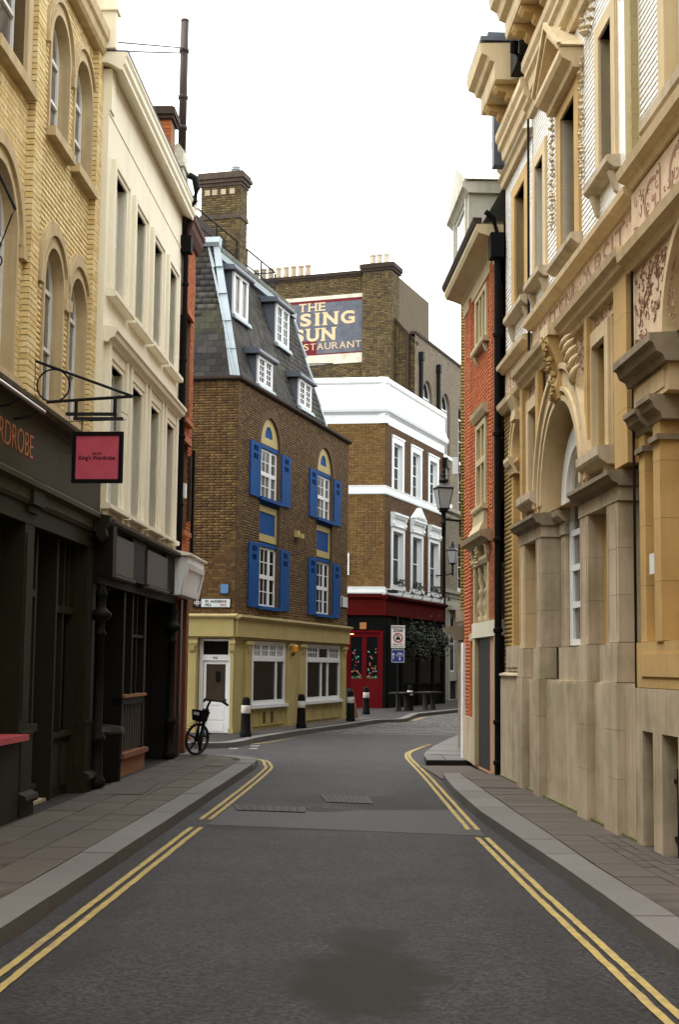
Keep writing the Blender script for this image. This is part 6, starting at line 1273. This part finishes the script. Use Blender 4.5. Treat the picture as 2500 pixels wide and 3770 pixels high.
# ============================================================ THE HIRE BICYCLE AT THE LEFT CORNER (local y = forwards, wheel towards us)
BI = thing('bicycle', 'black hire bicycle parked at the left corner, front wheel towards the camera', 'bicycle', (-2.88, 29.95, .13), 184)
BI.rotation_euler = (0, R(-8), R(184))
STEER = Matrix.Translation((0, .46, 0)) @ Matrix.Rotation(R(-44), 4, 'Z') @ Matrix.Translation((0, -.46, 0))
def wheel(y0, Mx):
    Rr = .335; b = MB(); n = 28; vs = []; fs = []; m = 8
    for i in range(n):
        a = 2*math.pi*i/n
        for k in range(m):
            t = 2*math.pi*k/m; rr = Rr-.03+.03*math.cos(t); vs.append((.03*math.sin(t), y0+rr*math.cos(a), Rr+rr*math.sin(a)))
    for i in range(n):
        for k in range(m): fs.append((i*m+k, i*m+(k+1) % m, ((i+1) % n)*m+(k+1) % m, ((i+1) % n)*m+k))
    w_ = b.add(vs, fs).build('wheel', m_rubber, BI, smooth=True, Mx=Mx)
    b = MB().lathe([(.0, -.055), (.045, -.05), (.045, .05), (0, .055)], (0, y0, Rr), 12, 'x')
    for i in range(5):
        a = 2*math.pi*i/5+.3; b.tube([(0, y0+.03*math.cos(a), Rr+.03*math.sin(a)), (0, y0+.29*math.cos(a), Rr+.29*math.sin(a))], [.024, .014], 6)
    b.build('spokes', m_black, w_)
    MB().box(-.012, .012, y0+.20, y0+.25, Rr-.03, Rr+.03).build('reflector', M('orange_reflector', (.55, .12, .02)), w_)
    return w_
wheel(.56, STEER); wheel(-.54, None)
MB().tube([(0, .44, .86), (0, .05, .42), (0, -.05, .33)], .035, 10).tube([(0, -.05, .33), (0, -.20, .85)], .026, 8).tube([(0, -.05, .33), (.06, -.54, .335)], .016, 6).tube([(0, -.05, .33), (-.06, -.54, .335)], .016, 6).tube([(0, -.15, .62), (.06, -.54, .335)], .014, 6).tube([(0, -.15, .62), (-.06, -.54, .335)], .014, 6).build('frame', m_teal, BI)
MB().tube([(.055, .56, .335), (.055, .50, .70), (0, .47, .74), (-.055, .50, .70), (-.055, .56, .335)], .018, 7).tube([(0, .47, .72), (0, .41, 1.02), (0, .36, 1.13)], .024, 8).build('fork', m_black, BI, Mx=STEER)
MB().tube([(-.36, .18, 1.10), (-.26, .24, 1.16), (-.10, .36, 1.15), (.10, .36, 1.15), (.26, .24, 1.16), (.36, .18, 1.10)], .018, 7).tube([(-.36, .18, 1.10), (-.24, .255, 1.163)], .026, 7).tube([(.36, .18, 1.10), (.24, .255, 1.163)], .026, 7).build('handlebar', m_black, BI, Mx=STEER)
bk = MB().add([(-.13, .50, .70), (.13, .50, .70), (.13, .66, .70), (-.13, .66, .70), (-.15, .46, .92), (.15, .46, .92), (.15, .70, .92), (-.15, .70, .92)], [(0, 3, 2, 1), (0, 1, 5, 4), (1, 2, 6, 5), (2, 3, 7, 6), (3, 0, 4, 7)]).build('basket', m_black, BI, Mx=STEER)
MB().add([(-.08, .692, .82), (.08, .692, .82), (.08, .702, .88), (-.08, .702, .88)], [(0, 1, 2, 3)]).build('basket_label', m_plate, bk)
MB().prism([(-.32, .94), (-.12, .95), (-.06, .93), (-.12, .90), (-.3, .89)], -.07, .07, 'x').build('saddle', m_rubber, BI)
MB().tube([(0, -.17, .8), (0, -.19, .9)], .016, 6).build('seat_post', m_iron, BI)
b = MB().lathe([(.0, -.02), (.09, -.018), (.09, .018), (0, .02)], (.05, -.05, .33), 16, 'x').tube([(.09, -.05, .33), (.10, .06, .22)], .012, 6).box(.10, .19, .03, .10, .20, .23).tube([(-.09, -.05, .33), (-.10, -.16, .44)], .012, 6).box(-.19, -.10, -.2, -.13, .43, .46); b.build('crank', m_iron, BI)
b = MB(); 
for i in range(9):
    a = .35+i*.2; b.box(-.04, .04, .56+.365*math.cos(a)-.04, .56+.365*math.cos(a)+.04, .335+.365*math.sin(a), .335+.365*math.sin(a)+.006)
b.build('mudguard', m_black, BI, Mx=STEER)
# ---- unseen street sides behind the camera; end building added to block low sky
EB = thing('unseen_rear_building', 'plain brick building added unseen behind the camera to block low sky', 'building', (0, -34, 0), 180)
MB().box(-14, 14, 0, 8, 0, 15).build('wall', m_ymort, EB)
ST = thing('unseen_rear_building', 'plain stone building continuing the right side of the street beside the camera', 'building', RM @ Vector((34, 0, 0)), RIGHT[1])
MB().box(.01, 22, .1, 8, 0, 12).build('wall', m_buff, ST)
ST = thing('unseen_rear_building', 'plain brick building continuing the left side of the street beside the camera', 'building', LM @ Vector((-34, 0, 0)), LEFT[1])
MB().box(-22, -.01, .2, 8, 0, 12).build('wall', m_ymort, ST)
